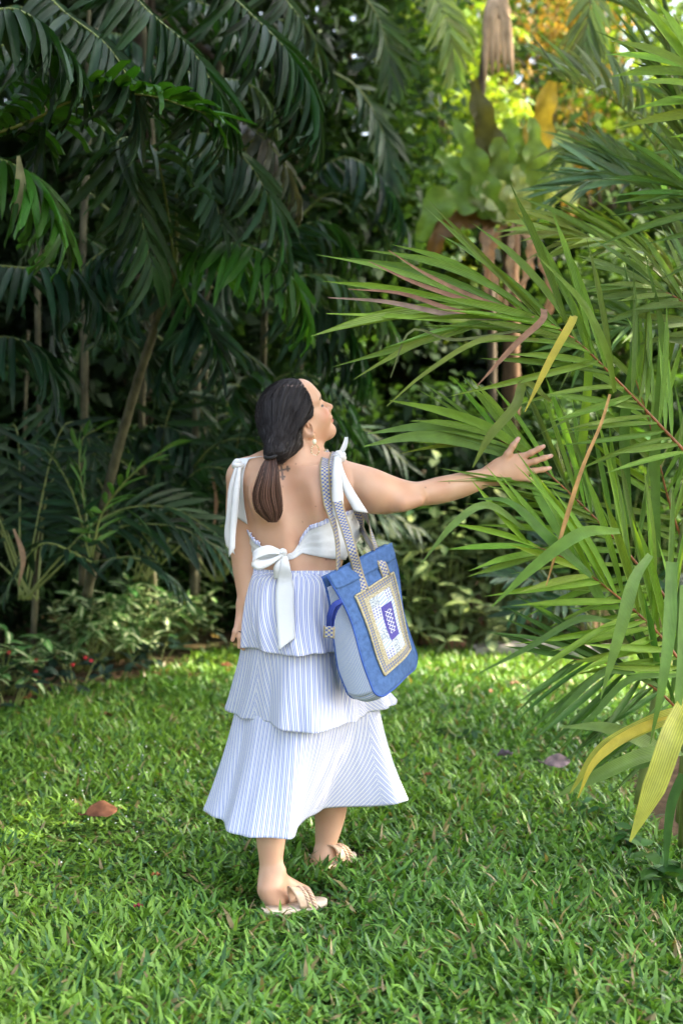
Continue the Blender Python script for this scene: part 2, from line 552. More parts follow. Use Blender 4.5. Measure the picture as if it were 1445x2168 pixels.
def blade(parent, pts, widths, colour, name='leaf', mat=None, n=22, fold=.25, up=(0, -.5, 1), m=5, wavy=0.0):
    """A single long leaf drawn through world points."""
    base = np.array(parent.location)
    p = spline(pts, n) - base
    T, S, N = frames(p, up)
    w = np.interp(np.linspace(0, 1, n), np.linspace(0, 1, len(widths)), widths)
    t = np.linspace(-.5, .5, m)
    g = p[:, None] + S[:, None] * (w[:, None] * t)[..., None] + N[:, None] * (np.abs(t)[None] * w[:, None] * fold)[..., None]
    if wavy:
        ph = np.sin(np.linspace(0, 1, n) * 26 + len(widths) * 3 + pts[-1][0] * 9)
        g = g + N[:, None] * (wavy * w[:, None] * ph[:, None] * (2 * np.abs(t))[None] ** 2)[..., None] + S[:, None] * (wavy * .5 * w[:, None] * np.roll(ph, 2)[:, None] * np.sign(t)[None] * (np.abs(t) > .4)[None])[..., None]
    uv = np.stack([np.tile(t + .5, n), np.repeat(np.linspace(0, 1, n), m)], 1)
    return add(name, mesh_np(name, g.reshape(-1, 3), grid_faces(n, m), [mat or M['leaflet']], True, uv=uv), parent, None, colour)

def leaf_cloud(rng, centres, radii, per, size, cols, flat=.35, elong=1.9, hang=0.0):
    """Many small leaves gathered in clumps; returns verts, quads, colours."""
    centres = np.asarray(centres, float); k = len(centres)
    idx = np.repeat(np.arange(k), per)
    n = len(idx)
    d = rng.normal(0, 1, (n, 3)); d /= np.linalg.norm(d, axis=1)[:, None]
    r = np.asarray(radii)[idx][:, None] * rng.uniform(.25, 1.0, (n, 1)) ** .6 if np.ndim(radii) else radii * rng.uniform(.25, 1.0, (n, 1)) ** .6
    c = centres[idx] + d * r * np.array([1, 1, .8])
    nv = rng.normal(0, 1, (n, 3)) * .7 + d * .6 + np.array([0, 0, .8]); nv /= np.linalg.norm(nv, axis=1)[:, None]
    a = np.cross(nv, rng.normal(0, 1, (n, 3))); a[:, 2] -= hang; a /= np.linalg.norm(a, axis=1)[:, None]
    b = np.cross(nv, a)
    L = size * rng.uniform(.6, 1.35, (n, 1)); W = L / elong
    drp = np.array([0, 0, -1.0]) * L * .18
    V = np.stack([c - a * L / 2 + drp * .3, c + b * W / 2, c + a * L / 2 + drp, c - b * W / 2], 1).reshape(-1, 3)
    Q = np.arange(n * 4).reshape(n, 4)
    cols = np.asarray(cols)
    tone = rng.uniform(0, 1, k)[idx]
    C = cols[0] * (1 - tone)[:, None] + cols[1] * tone[:, None]
    C = C * rng.uniform(.7, 1.35, (n, 1))
    return V, Q, np.repeat(C, 4, axis=0)

def branches(rng, base, top, centres, r0, n=14):
    """Trunk and limbs running to some of the crown clumps."""
    B = Bag()
    base, top = np.asarray(base, float), np.asarray(top, float)
    mid = (base + top) / 2 + rng.normal(0, .12, 3) * [1, 1, 0]
    p = spline([base, mid, top], 14)
    B.put(*tube(p, np.linspace(r0, r0 * .5, 14), 8))
    for c in np.asarray(centres)[rng.permutation(len(centres))[:n]]:
        s = p[rng.integers(6, 14)]
        q = spline([s, s * .5 + c * .5 + [0, 0, .15 * abs(c[2] - s[2])], c], 9)
        B.put(*tube(q, np.linspace(r0 * .4, r0 * .08, 9), 5))
    return B

def tree(base, h, spread, n_clump, per, size, cols, label, zlo=.25, seed=0, clump_r=.45, name='tree', group=None, depth=1.0, trunk_r=.09, hang=0.0, elong=1.9):
    rng = np.random.default_rng(seed)
    t = thing(name, base, label, 'tree', group)
    b = np.asarray(base, float)
    d = rng.normal(0, 1, (n_clump, 3)); d /= np.linalg.norm(d, axis=1)[:, None]
    rr = rng.uniform(.35, 1.0, (n_clump, 1)) ** .5
    cz = h * (zlo + 1) / 2
    ctr = d * rr * np.array([spread, spread * depth, h * (1 - zlo) / 2]) + [0, 0, cz]
    V, Q, C = leaf_cloud(rng, ctr, np.full(n_clump, clump_r), per, size, cols, hang=hang, elong=elong)
    tr = branches(rng, (0, 0, -.02), (rng.normal(0, .2), rng.normal(0, .2), h * .75), ctr, trunk_r)
    add('trunk', tr.mesh('trunk', [M['bark']]), t)
    add('crown', mesh_np('crown', V, Q, [M['mass']], False, col=C), t)
    return t

# ------------------------------------------------------------------ trees that close the garden
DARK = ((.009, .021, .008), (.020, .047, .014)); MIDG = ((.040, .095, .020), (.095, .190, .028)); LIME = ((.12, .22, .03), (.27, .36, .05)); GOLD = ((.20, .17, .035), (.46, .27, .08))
G1 = 'trees at the back of the garden'
def bt(x, y, h, sp, n, per, size, cols, label, seed, r=.45, zlo=.02, tr=.08, **k): return tree((x, y, 0), h, sp, n, per, size, cols, label, seed=seed, clump_r=r, group=G1, zlo=zlo, trunk_r=tr, **k)
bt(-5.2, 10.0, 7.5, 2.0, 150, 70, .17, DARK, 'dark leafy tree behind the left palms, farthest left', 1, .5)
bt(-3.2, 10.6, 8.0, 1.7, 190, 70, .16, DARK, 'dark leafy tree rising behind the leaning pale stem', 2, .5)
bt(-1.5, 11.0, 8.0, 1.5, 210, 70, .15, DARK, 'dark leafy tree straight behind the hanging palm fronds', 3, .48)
bt(-.15, 11.8, 7.4, .95, 170, 70, .13, ((.022, .055, .018), (.055, .125, .026)), 'mid green leafy tree above the woman, left of the nest fern', 4, .42)
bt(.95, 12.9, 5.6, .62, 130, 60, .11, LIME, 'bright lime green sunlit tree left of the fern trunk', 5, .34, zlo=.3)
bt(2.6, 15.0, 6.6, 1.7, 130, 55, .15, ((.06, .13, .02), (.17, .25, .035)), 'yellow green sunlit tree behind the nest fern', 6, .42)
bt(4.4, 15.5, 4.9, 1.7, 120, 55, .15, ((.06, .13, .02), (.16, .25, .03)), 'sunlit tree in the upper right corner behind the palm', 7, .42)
bt(2.5, 11.6, 2.9, 1.2, 150, 60, .12, ((.03, .07, .018), (.08, .16, .026)), 'mid green bushy tree right of the dead hanging fern leaves', 8, .36, tr=.05)
bt(-4.5, 17.0, 10.5, 3.2, 200, 60, .30, DARK, 'tall dark tree far behind on the left', 9, .8)
bt(-.8, 18.0, 10.5, 3.0, 220, 60, .30, DARK, 'tall dark tree far behind, left of the sunlit gap', 16, .8)
bt(6.5, 20.0, 8.0, 3.0, 170, 60, .28, MIDG, 'far green tree behind the upper right palm leaves', 10, .7)
bt(3.0, 20.5, 8.2, 2.6, 150, 55, .26, ((.05, .10, .02), (.14, .20, .03)), 'far olive tree in the gap above the nest fern', 11, .7)
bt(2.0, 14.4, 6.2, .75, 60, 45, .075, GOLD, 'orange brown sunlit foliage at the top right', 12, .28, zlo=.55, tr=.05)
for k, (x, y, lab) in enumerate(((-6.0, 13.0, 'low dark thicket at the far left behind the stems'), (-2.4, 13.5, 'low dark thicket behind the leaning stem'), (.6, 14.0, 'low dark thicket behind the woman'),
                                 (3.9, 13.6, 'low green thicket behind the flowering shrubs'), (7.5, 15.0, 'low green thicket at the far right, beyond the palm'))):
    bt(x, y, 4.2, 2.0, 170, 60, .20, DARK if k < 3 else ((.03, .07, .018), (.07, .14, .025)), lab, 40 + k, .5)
# unseen trees added beside the lawn to block sun and sky light
def shade(x, y, h, sp, n, label, seed, zlo, depth): return tree((x, y, 0), h, sp, n, 80, .20, DARK, label, seed=seed, clump_r=.6, zlo=zlo, trunk_r=.2, name='added_shade_tree', depth=depth)
shade(-4.5, 7.2, 8.6, 2.9, 260, 'added unseen tree whose crown darkens the left planting', 13, .48, 1.5)
shade(-4.8, 3.4, 8.0, 1.9, 200, 'added unseen tree left of the camera blocking sky light', 17, .10, 1.3)
shade(4.9, 5.2, 9.4, 2.3, 400, 'added unseen tree beyond the right palm blocking sun from the lawn', 14, .20, 1.5)
shade(5.6, 10.0, 11.6, 2.7, 300, 'added unseen tree farther right blocking sun from the back', 15, .60, 1.0)

def bush(x, y, h, sp, n, size, cols, label, seed, group='dark bushes under the trees'):
    rng = np.random.default_rng(seed)
    t = thing('bush', (x, y, 0), label, 'bush', group)
    d = rng.normal(0, 1, (n, 3)); d /= np.linalg.norm(d, axis=1)[:, None]
    ctr = d * rng.uniform(.4, 1, (n, 1)) ** .5 * np.array([sp, sp * .8, h * .48]) + [0, 0, h * .5]
    V, Q, C = leaf_cloud(rng, ctr, np.full(n, .16), 22, size, cols, elong=2.6)
    V[:, 2] = np.maximum(V[:, 2], .01)
    add('foliage', mesh_np('foliage', V, Q, [M['mass']], False, col=C), t)
    B = Bag()
    for c in ctr[:14]:
        B.put(*tube(spline([(c[0] * .2, c[1] * .2, 0), c * [.6, .6, .6], c], 6), np.linspace(.012, .004, 6), 5))
    add('stems', B.mesh('stems', [M['bark']]), t)
    return t
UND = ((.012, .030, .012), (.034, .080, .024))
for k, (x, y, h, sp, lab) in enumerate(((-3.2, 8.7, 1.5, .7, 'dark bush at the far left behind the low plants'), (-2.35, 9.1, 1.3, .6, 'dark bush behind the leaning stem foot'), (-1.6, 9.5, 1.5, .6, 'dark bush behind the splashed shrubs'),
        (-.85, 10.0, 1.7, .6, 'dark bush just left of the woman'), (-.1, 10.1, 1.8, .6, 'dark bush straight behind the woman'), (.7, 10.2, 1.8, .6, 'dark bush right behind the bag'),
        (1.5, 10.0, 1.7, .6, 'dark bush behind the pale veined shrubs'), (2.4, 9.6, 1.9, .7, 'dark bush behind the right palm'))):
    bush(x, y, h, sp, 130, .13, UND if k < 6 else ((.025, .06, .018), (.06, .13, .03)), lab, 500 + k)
# ------------------------------------------------------------------ palms on the left
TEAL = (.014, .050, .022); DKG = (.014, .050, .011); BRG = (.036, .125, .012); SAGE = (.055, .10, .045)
def W3(*q): return [P(*v) for v in q]
def left_palm(loc, label, fronds, stems=()):
    t = thing('palm', loc, label, 'palm', 'clumping palms on the left')
    for st, r in stems:
        p = spline(W3(*st), 60) - np.array(t.location)
        rr = np.linspace(r, r * .8, 60) * (1 + .10 * (np.arange(60) % 4 == 0))
        add('stem', mesh_np('stem', *tube(p, rr, 8), [M['pale_stem']]), t)
    for i, (pts, kw) in enumerate(fronds):
        a = dict(kind='ragged', n=13, length=.33, width=.044, colour=DKG, angle=(78, 35), droop=.75, stem_r=.007, lift=.15, start=.06, seed=len(label) * 31 + i)
        a.update(kw)
        if a['kind'] == 'ragged': a['n'] = int(a['n'] * 1.75); a['width'] *= .72; a['length'] *= 1.1
        frond(t, W3(*pts), **a)
    return t
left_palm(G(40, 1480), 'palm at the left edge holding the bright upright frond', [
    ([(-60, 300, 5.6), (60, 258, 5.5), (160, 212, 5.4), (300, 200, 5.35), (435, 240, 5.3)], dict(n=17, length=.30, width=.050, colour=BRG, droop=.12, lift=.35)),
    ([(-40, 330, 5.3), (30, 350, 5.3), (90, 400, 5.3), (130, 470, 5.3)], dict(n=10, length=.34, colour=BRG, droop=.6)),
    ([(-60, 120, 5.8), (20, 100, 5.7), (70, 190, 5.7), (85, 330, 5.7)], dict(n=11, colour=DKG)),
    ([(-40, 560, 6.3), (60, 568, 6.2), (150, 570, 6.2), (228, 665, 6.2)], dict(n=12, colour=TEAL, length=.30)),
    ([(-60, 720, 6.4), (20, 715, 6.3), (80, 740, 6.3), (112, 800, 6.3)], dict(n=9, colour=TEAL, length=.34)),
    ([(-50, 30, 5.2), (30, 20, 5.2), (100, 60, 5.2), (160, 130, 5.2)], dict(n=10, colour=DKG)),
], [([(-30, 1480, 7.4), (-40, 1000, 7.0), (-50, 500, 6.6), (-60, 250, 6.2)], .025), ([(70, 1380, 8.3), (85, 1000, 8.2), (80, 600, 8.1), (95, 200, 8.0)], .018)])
left_palm(G(185, 1300), 'leaning palm with a pale ringed stem among the left shrubs', [
    ([(372, 565, 6.6), (330, 330, 6.2), (250, 300, 6.0), (290, 420, 5.9), (322, 575, 5.85)], dict(n=15, length=.36, colour=(.026, .070, .018))),
    ([(372, 565, 6.6), (380, 330, 6.4), (430, 330, 6.3), (470, 480, 6.2)], dict(n=14, length=.27, colour=(.035, .085, .035))),
    ([(372, 565, 6.6), (400, 300, 6.5), (500, 320, 6.3), (570, 420, 6.2), (612, 545, 6.2)], dict(n=18, length=.34, colour=(.032, .080, .034))),
    ([(372, 565, 6.6), (430, 520, 6.5), (520, 520, 6.3), (600, 570, 6.2), (655, 665, 6.2)], dict(n=14, length=.32, colour=BRG)),
    ([(372, 565, 6.6), (250, 520, 6.6), (150, 600, 6.5), (120, 700, 6.5)], dict(n=11, colour=TEAL)),
    ([(372, 565, 6.6), (400, 640, 6.7), (440, 700, 6.6), (460, 765, 6.6)], dict(n=9, colour=TEAL, length=.30)),
], [([(185, 1260, 7.6), (225, 1050, 7.3), (285, 830, 7.0), (330, 690, 6.8), (372, 565, 6.6)], .027)])
left_palm(G(330, 1330), 'tall palm dropping glossy fronds over the dark stems', [
    ([(60, -60, 5.6), (130, 20, 5.5), (220, 90, 5.4), (270, 165, 5.35), (290, 260, 5.35)], dict(n=14, length=.30, colour=(.028, .066, .030))),
    ([(230, -70, 5.7), (310, 20, 5.6), (400, 100, 5.55), (450, 180, 5.5), (475, 250, 5.5)], dict(n=15, length=.36, colour=DKG)),
    ([(420, -80, 6.2), (510, 10, 6.1), (600, 100, 6.0), (650, 190, 6.0), (668, 260, 6.0)], dict(n=15, length=.40, colour=DKG)),
    ([(380, 150, 6.8), (450, 165, 6.7), (530, 180, 6.6), (580, 250, 6.6)], dict(n=11, length=.24, colour=SAGE, width=.05)),
    ([(440, 240, 6.8), (520, 265, 6.7), (590, 330, 6.6), (632, 415, 6.6)], dict(n=12, length=.25, colour=(.085, .095, .055), width=.045)),
    ([(560, -60, 6.9), (620, 20, 6.8), (650, 60, 6.8), (668, 110, 6.8)], dict(n=10, length=.26, colour=SAGE, width=.04)),
    ([(150, 200, 6.4), (210, 260, 6.3), (260, 360, 6.3), (270, 470, 6.3)], dict(n=12, length=.32, colour=DKG)),
], [([(330, 1290, 8.8), (300, 900, 8.4), (330, 500, 8.0), (300, 0, 7.6)], .020), ([(410, 1260, 8.3), (420, 720, 8.2), (445, 560, 8.1), (470, 60, 8.0)], .024),
    ([(175, 1240, 8.0), (180, 700, 7.9), (176, 500, 7.9), (200, 60, 7.9)], .022)])
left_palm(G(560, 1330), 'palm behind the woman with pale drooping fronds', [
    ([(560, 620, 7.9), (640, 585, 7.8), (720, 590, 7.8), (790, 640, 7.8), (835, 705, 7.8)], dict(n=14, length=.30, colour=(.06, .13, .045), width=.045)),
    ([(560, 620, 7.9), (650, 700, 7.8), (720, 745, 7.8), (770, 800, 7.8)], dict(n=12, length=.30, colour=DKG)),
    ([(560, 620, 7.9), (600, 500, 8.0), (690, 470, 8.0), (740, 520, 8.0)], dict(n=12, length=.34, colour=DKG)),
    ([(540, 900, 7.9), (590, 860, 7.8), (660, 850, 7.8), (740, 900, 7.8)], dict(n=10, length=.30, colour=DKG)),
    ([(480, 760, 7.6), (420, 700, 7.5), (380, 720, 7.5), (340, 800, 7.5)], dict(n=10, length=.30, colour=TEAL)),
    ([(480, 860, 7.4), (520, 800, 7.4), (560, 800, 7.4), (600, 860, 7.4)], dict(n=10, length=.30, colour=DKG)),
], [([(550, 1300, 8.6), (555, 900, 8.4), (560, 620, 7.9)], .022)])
left_palm(G(205, 1360), 'young palm with narrow bright leaflets beside the leaning stem', [
    ([(195, 1180, 7.0), (215, 1090, 6.95), (265, 1020, 6.9), (330, 965, 6.9), (375, 935, 6.9)], dict(kind='soft', n=13, length=.22, width=.026, colour=(.07, .18, .035), droop=.15, lift=.1, angle=(62, 30))),
    ([(190, 1180, 7.0), (160, 1060, 6.95), (120, 980, 6.9), (90, 950, 6.9)], dict(kind='soft', n=11, length=.22, width=.026, colour=TEAL, droop=.2, angle=(62, 30))),
    ([(195, 1180, 7.0), (170, 1000, 7.0), (175, 930, 7.0), (215, 905, 7.0)], dict(kind='soft', n=10, length=.20, width=.026, colour=(.05, .14, .03), droop=.2, angle=(62, 30))),
    ([(200, 1190, 7.0), (280, 1180, 6.9), (340, 1210, 6.9), (390, 1260, 6.9)], dict(kind='soft', n=12, length=.22, width=.028, colour=TEAL, droop=.3)),
    ([(195, 1190, 7.0), (100, 1150, 6.9), (50, 1190, 6.9), (10, 1260, 6.9)], dict(kind='soft', n=12, length=.22, width=.028, colour=TEAL, droop=.3)),
    ([(330, 1190, 8.0), (390, 1080, 7.9), (450, 1030, 7.9), (520, 1040, 7.9)], dict(kind='soft', n=13, length=.26, width=.030, colour=DKG, droop=.3)),
    ([(330, 1190, 8.0), (300, 1100, 7.9), (330, 1040, 7.9), (400, 1000, 7.9)], dict(kind='soft', n=12, length=.24, width=.030, colour=DKG, droop=.3)),
])
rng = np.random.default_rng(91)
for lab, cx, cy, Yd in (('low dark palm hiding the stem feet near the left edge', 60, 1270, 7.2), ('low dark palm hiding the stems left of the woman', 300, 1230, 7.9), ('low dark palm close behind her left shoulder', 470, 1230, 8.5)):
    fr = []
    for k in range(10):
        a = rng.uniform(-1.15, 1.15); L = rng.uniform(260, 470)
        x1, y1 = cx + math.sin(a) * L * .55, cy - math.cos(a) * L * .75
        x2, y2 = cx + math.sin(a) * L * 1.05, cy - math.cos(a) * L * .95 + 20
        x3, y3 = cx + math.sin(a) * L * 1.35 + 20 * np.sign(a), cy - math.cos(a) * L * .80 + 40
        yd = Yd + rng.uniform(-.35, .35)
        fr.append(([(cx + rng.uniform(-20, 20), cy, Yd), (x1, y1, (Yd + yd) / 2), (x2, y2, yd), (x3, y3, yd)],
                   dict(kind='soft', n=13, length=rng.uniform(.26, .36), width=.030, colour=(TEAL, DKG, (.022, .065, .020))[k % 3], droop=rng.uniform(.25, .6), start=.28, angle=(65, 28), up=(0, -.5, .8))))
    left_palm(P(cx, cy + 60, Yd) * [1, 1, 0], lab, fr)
# dead leaves hanging in the thicket
for j, (pts, w, c) in enumerate((([(30, 1120, 6.8), (50, 1180, 6.75), (40, 1240, 6.75)], (.01, .03, .004), (.30, .20, .12)), ([(450, 1010, 7.8), (458, 1060, 7.75), (452, 1130, 7.75)], (.008, .022, .004), (.28, .17, .10)),
                                 ([(40, 330, 5.25), (44, 400, 5.2), (28, 470, 5.2)], (.012, .045, .02), (.20, .20, .09)))):
    hl_ = thing('hanging_leaf', P(*pts[0]), ('pale dead leaf hanging low at the left edge', 'dry brown leaf dangling left of her shoulder', 'withered leaf dangling at the upper left')[j], 'leaf')
    blade(hl_, W3(*pts), w, c, 'blade', M['dry'], 12, .4, up=(0, -1, .3))
# fill between them: shaded fronds deeper in the thicket
rng = np.random.default_rng(77)
for j, lab in enumerate(('deep shaded palm farthest back at the left edge', 'deep shaded palm behind the leaning stem', 'deep shaded palm behind the drooping glossy fronds', 'deep shaded palm between the stems and the woman')):
    fr = []
    cx = (40, 230, 420, 620)[j]
    for k in range(9):
        x0, y0 = cx + rng.uniform(-90, 90), rng.uniform(-40, 1000)
        sgn = rng.choice([-1, 1]); L = rng.uniform(130, 220); Yd = rng.uniform(7.6, 9.2)
        fr.append(([(x0, y0, Yd), (x0 + sgn * L * .35, y0 - L * .25, Yd - .05), (x0 + sgn * L * .75, y0 - L * .05, Yd - .1), (x0 + sgn * L, y0 + L * .45, Yd - .1)],
                   dict(n=10, length=.34, width=.055, colour=(DKG, TEAL, (.02, .05, .018))[k % 3], droop=rng.uniform(.4, .9)) if k % 2 else
                   dict(kind='soft', n=20, length=.32, width=.026, colour=(DKG, TEAL, (.03, .075, .022))[k % 3], droop=rng.uniform(.2, .7), angle=(62, 25))))
    left_palm(G(cx, 1250), lab, fr, [([(cx - 50, 1260, 9.2), (cx - 50 + rng.uniform(-30, 30), 700, 9.0), (cx - 40, -40, 8.9)], .013)] if j == 1 else [([(cx, 1260, 9.2), (cx + 20, 700, 9.1)], .010)])

# ------------------------------------------------------------------ shrubs
def leaf_variants(mat, tip='leaf'):
    return [leaflet_mesh('leaf', mat, d, f, tip, 6, twist=t) for d in (.1, .3, .5) for f, t in ((.6, -.3), (1.0, .3))]
LV['vari'] = leaf_variants(M['variegated']); LV['veined'] = leaf_variants(M['veined']); LV['plain'] = leaf_variants(M['leaf'])
def shrub(base, label, kind, n, h, spread, size, colour, group=None, seed=0, whorl=5, width=.45, cat='shrub', low=.15, depth=.8, alt=None):
    """Leafy plant: thin stems that carry single leaves in whorls."""
    rng = np.random.default_rng(seed)
    t = thing('shrub', base, label, cat, group)
    vs = LV[kind]
    for s in range(max(1, n // whorl)):
        a, rr = rng.uniform(0, 2 * np.pi), math.sqrt(rng.uniform(.02, 1))
        tip = np.array([math.cos(a) * spread * rr, math.sin(a) * spread * depth * rr, h * rng.uniform(low, 1) * (1 - .35 * rr)])
        root = tip * [.35, .35, 0]
        p = spline([root, root * .5 + tip * .5 + [0, 0, .1 * h], tip], 6)
        add('stem', mesh_np('stem', *tube(p, np.linspace(.005, .0025, 6), 5), [M['stalk']]), t)
        c = vary(rng, alt if alt is not None and rng.random() < .3 else colour, .22)
        for k in range(whorl):
            az = a + k * 2.4 + rng.normal(0, .3)
            el = rng.uniform(-.35, .7)
            d = np.array([math.cos(az) * math.cos(el), math.sin(az) * math.cos(el), math.sin(el)])
            A, Bv, Cv = basis(d, np.array([0, 0, 1.0]) + rng.normal(0, .25, 3), size * rng.uniform(.7, 1.2), size * width * rng.uniform(.8, 1.15))
            add('leaf', vs[rng.integers(len(vs))], t, mat4(A, Bv, Cv, p[5 - (k % 2)]), vary(rng, c, .12))
    return t
GL = 'variegated ground shrubs on the left'
VG = (.085, .215, .050)
for k, (px, py, n, h, sp, lab) in enumerate(((170, 1420, 110, .42, .26, 'white splashed shrub in front of the leaning stem'), (265, 1400, 120, .50, .28, 'white splashed shrub in the middle of the left bed'),
        (350, 1370, 100, .46, .27, 'white splashed shrub right of the middle of the left bed'), (410, 1345, 60, .55, .20, 'white splashed shrub at the right end of the left bed'),
        (-5, 1470, 110, .42, .28, 'white splashed shrub cut by the left picture edge'))):
    shrub(G(px, py), lab, 'vari', int(n * 1.9), h * 1.25, sp * 1.2, .125, VG, GL, 200 + k, 5, .36, low=.25)
for k, (px, py, lab) in enumerate(((75, 1470, 'dark leaved plant with red flowers near the left edge'), (160, 1462, 'dark leaved plant with red flowers before the splashed shrub'), (330, 1408, 'low bluish dark plant at the foot of the bed'),
                                   (20, 1500, 'dark leaved plant at the left lawn edge'), (240, 1440, 'dark low plant by the dry leaves'))):
    t = shrub(G(px, py), lab, 'plain', 34, .24, .17, .10, (.022, .050, .034), 'dark low plants on the left', 220 + k, 4, .48, cat='plant')
    if k < 2:
        rng = np.random.default_rng(k)
        for q in range(3):
            c = np.array([rng.uniform(-.12, .12), rng.uniform(-.15, -.08), rng.uniform(.14, .25)])
            B = Bag()
            for a in range(5):
                v, f = blob((0, 0, 0), (.007, .005, .003), 5)
                B.put(v + c + [.006 * math.cos(a * 1.26), .003 * math.sin(a), .006 * math.sin(a * 1.26)], f)
            add('flower', B.mesh('flower', [M['petal']]), t)
VC = (.095, .185, .055)
for k, (px, py, n, h, sp, lab, c) in enumerate(((850, 1345, 70, 1.05, .32, 'pale veined shrub beside the blue bag', VC), (930, 1335, 110, 1.35, .40, 'pale veined shrub under the outstretched arm', VC),
        (1040, 1330, 110, 1.30, .42, 'pale veined shrub below the reaching hand', VC), (1130, 1330, 90, 1.0, .40, 'pale veined shrub behind the lower palm leaves', (.05, .11, .04)),
        (960, 1355, 60, .45, .40, 'low dark veined plants behind the kerb', (.035, .085, .032)), (1090, 1350, 60, .50, .40, 'low veined plant left of the kerb stone', (.035, .085, .032)))):
    shrub(G(px, py + 26), lab, 'veined', int(n * 1.15), h, sp, .165, c, 'pale veined shrubs behind the arm', 240 + k, 5, .42, alt=(.14, .22, .05), low=.12)
for k, (px, py, n, h, sp, lab) in enumerate(((1290, 1330, 150, 2.15, .55, 'glossy green shrub with red flowers right of the dead fern leaves'), (1420, 1330, 150, 2.0, .55, 'glossy green shrub at the right edge behind the palm'),
                                             (1130, 1318, 150, 1.95, .50, 'dark green shrub below the nest fern'), (760, 1330, 130, 1.5, .45, 'dark green shrub between the face and the palm leaf tips'))):
    t = shrub(G(px, py + 42), lab, 'plain', n, h, sp, .16, (.065, .155, .030) if k < 2 else (.030, .075, .026), 'green shrubs across the back', 260 + k, 6, .30, low=.1)
    if k in (0, 1):
        for q in range(2):
            B = Bag()
            c = np.array([(-.35, .10, -.1, .3)[q], -.45, (1.95, 1.75, 1.55, 1.85)[q]])
            for a in range(6):
                v, f = blob((0, 0, 0), (.016, .010, .006), 6)
                B.put(v + c + [.018 * math.cos(a * 1.05), .008 * math.sin(a * 2), .018 * math.sin(a * 1.05)], f)
            add('flower', B.mesh('flower', [M['petal']]), t)

# ------------------------------------------------------------------ nest fern on its trunk, with dead leaves hanging
nf_ = thing('nest_fern', P(1085, 480, 9.6), 'big nest fern with strap leaves and dead brown leaves hanging below', 'fern')
FG = (.16, .28, .045); PALE = (.56, .62, .28)
for pts, w, c, mt in (
    ([(1095, 470, 9.6), (1125, 350, 9.5), (1150, 240, 9.4), (1168, 172, 9.35)], (.06, .11, .12, .05), (.46, .33, .05), None),
    ([(1068, 470, 9.6), (1045, 350, 9.5), (1018, 240, 9.4), (1000, 170, 9.4)], (.06, .12, .12, .04), (.10, .10, .03), None),
    ([(1085, 470, 9.6), (1085, 350, 9.6), (1078, 250, 9.6)], (.07, .17, .06), FG, None),
    ([(1075, 470, 9.6), (1060, 380, 9.45), (1052, 290, 9.35)], (.06, .14, .05), (.20, .30, .08), None),
    ([(1105, 470, 9.6), (1118, 380, 9.5), (1108, 270, 9.45)], (.06, .16, .05), (.17, .28, .05), None),
    ([(1080, 465, 9.5), (1050, 425, 9.35), (1008, 398, 9.25)], (.06, .16, .05), PALE, None),
    ([(1060, 460, 9.5), (990, 425, 9.3), (925, 440, 9.2), (888, 510, 9.2)], (.05, .13, .13, .04), FG, None),
    ([(1060, 470, 9.5), (985, 462, 9.3), (935, 490, 9.2), (912, 550, 9.2)], (.05, .10, .10, .04), (.16, .09, .03), None),
    ([(1055, 460, 9.5), (990, 380, 9.4), (920, 325, 9.3)], (.05, .12, .04), (.15, .27, .06), None),
    ([(1105, 460, 9.5), (1160, 400, 9.35), (1198, 385, 9.3), (1212, 440, 9.3)], (.05, .14, .13, .04), PALE, None),
    ([(1110, 465, 9.5), (1150, 420, 9.4), (1185, 330, 9.3), (1190, 270, 9.3)], (.05, .12, .12, .04), (.34, .44, .15), None),
    ([(1100, 470, 9.6), (1140, 380, 9.6), (1150, 300, 9.6)], (.06, .15, .05), (.09, .17, .03), None),
    ([(1070, 470, 9.4), (1035, 420, 9.3), (985, 300, 9.2), (960, 250, 9.2)], (.05, .11, .10, .03), (.16, .28, .05), None),
    ([(1100, 470, 9.4), (1128, 420, 9.3), (1132, 330, 9.2), (1125, 250, 9.2)], (.05, .11, .10, .03), (.22, .34, .07), None),
    ([(1085, 468, 9.35), (1100, 420, 9.2), (1090, 350, 9.15)], (.05, .10, .03), (.42, .50, .20), None),
    ([(1048, 462, 9.45), (1028, 510, 9.35), (1040, 570, 9.35), (1058, 640, 9.35)], (.03, .08, .05, .03), (.46, .31, .19), M['dry']),
    ([(1072, 470, 9.45), (1050, 500, 9.4), (1032, 560, 9.4), (1030, 640, 9.4)], (.03, .06, .05, .03), (.40, .26, .16), M['dry']),
    ([(1095, 468, 9.4), (1122, 515, 9.3), (1118, 570, 9.3), (1098, 620, 9.3)], (.03, .05, .06, .03), (.50, .34, .21), M['dry']),
    ([(1085, 470, 9.4), (1080, 530, 9.3), (1078, 600, 9.3), (1068, 650, 9.3)], (.02, .04, .05, .02), (.42, .31, .20), M['dry']),
    ([(1115, 480, 9.4), (1150, 560, 9.35), (1165, 620, 9.35), (1155, 680, 9.35)], (.03, .05, .07, .04), (.38, .24, .15), M['dry'])):
    w = tuple(v * (1.0 if mt else 1.5) for v in w)
    blade(nf_, W3(*pts), w, c, 'leaf', mt or M['leaf'], 34, .35, up=(0, -1, .3), m=7, wavy=.35 if mt else .22)
ft = thing('trunk', G(1085, 1290), 'brown fibrous trunk that carries the nest fern', 'trunk')
b = np.array(ft.location)
B = Bag(); B.put(*tube(spline([b, P(1082, 900, 9.75), P(1080, 480, 9.7)], 20) - b, .060 * (1 + .12 * np.sin(np.arange(20) * 2.1)), 10))
add('bark', B.mesh('bark', [plain('fibrous_bark', (.11, .070, .042), .95, .1, .8, 18, .8, (1, 1, .25))]), ft)
tt_ = thing('slim_trunk', P(1040, 1290, 10.6) * [1, 1, 0], 'slim ringed trunk rising behind the nest fern to the sunlit top', 'trunk')
b = np.array(tt_.location)
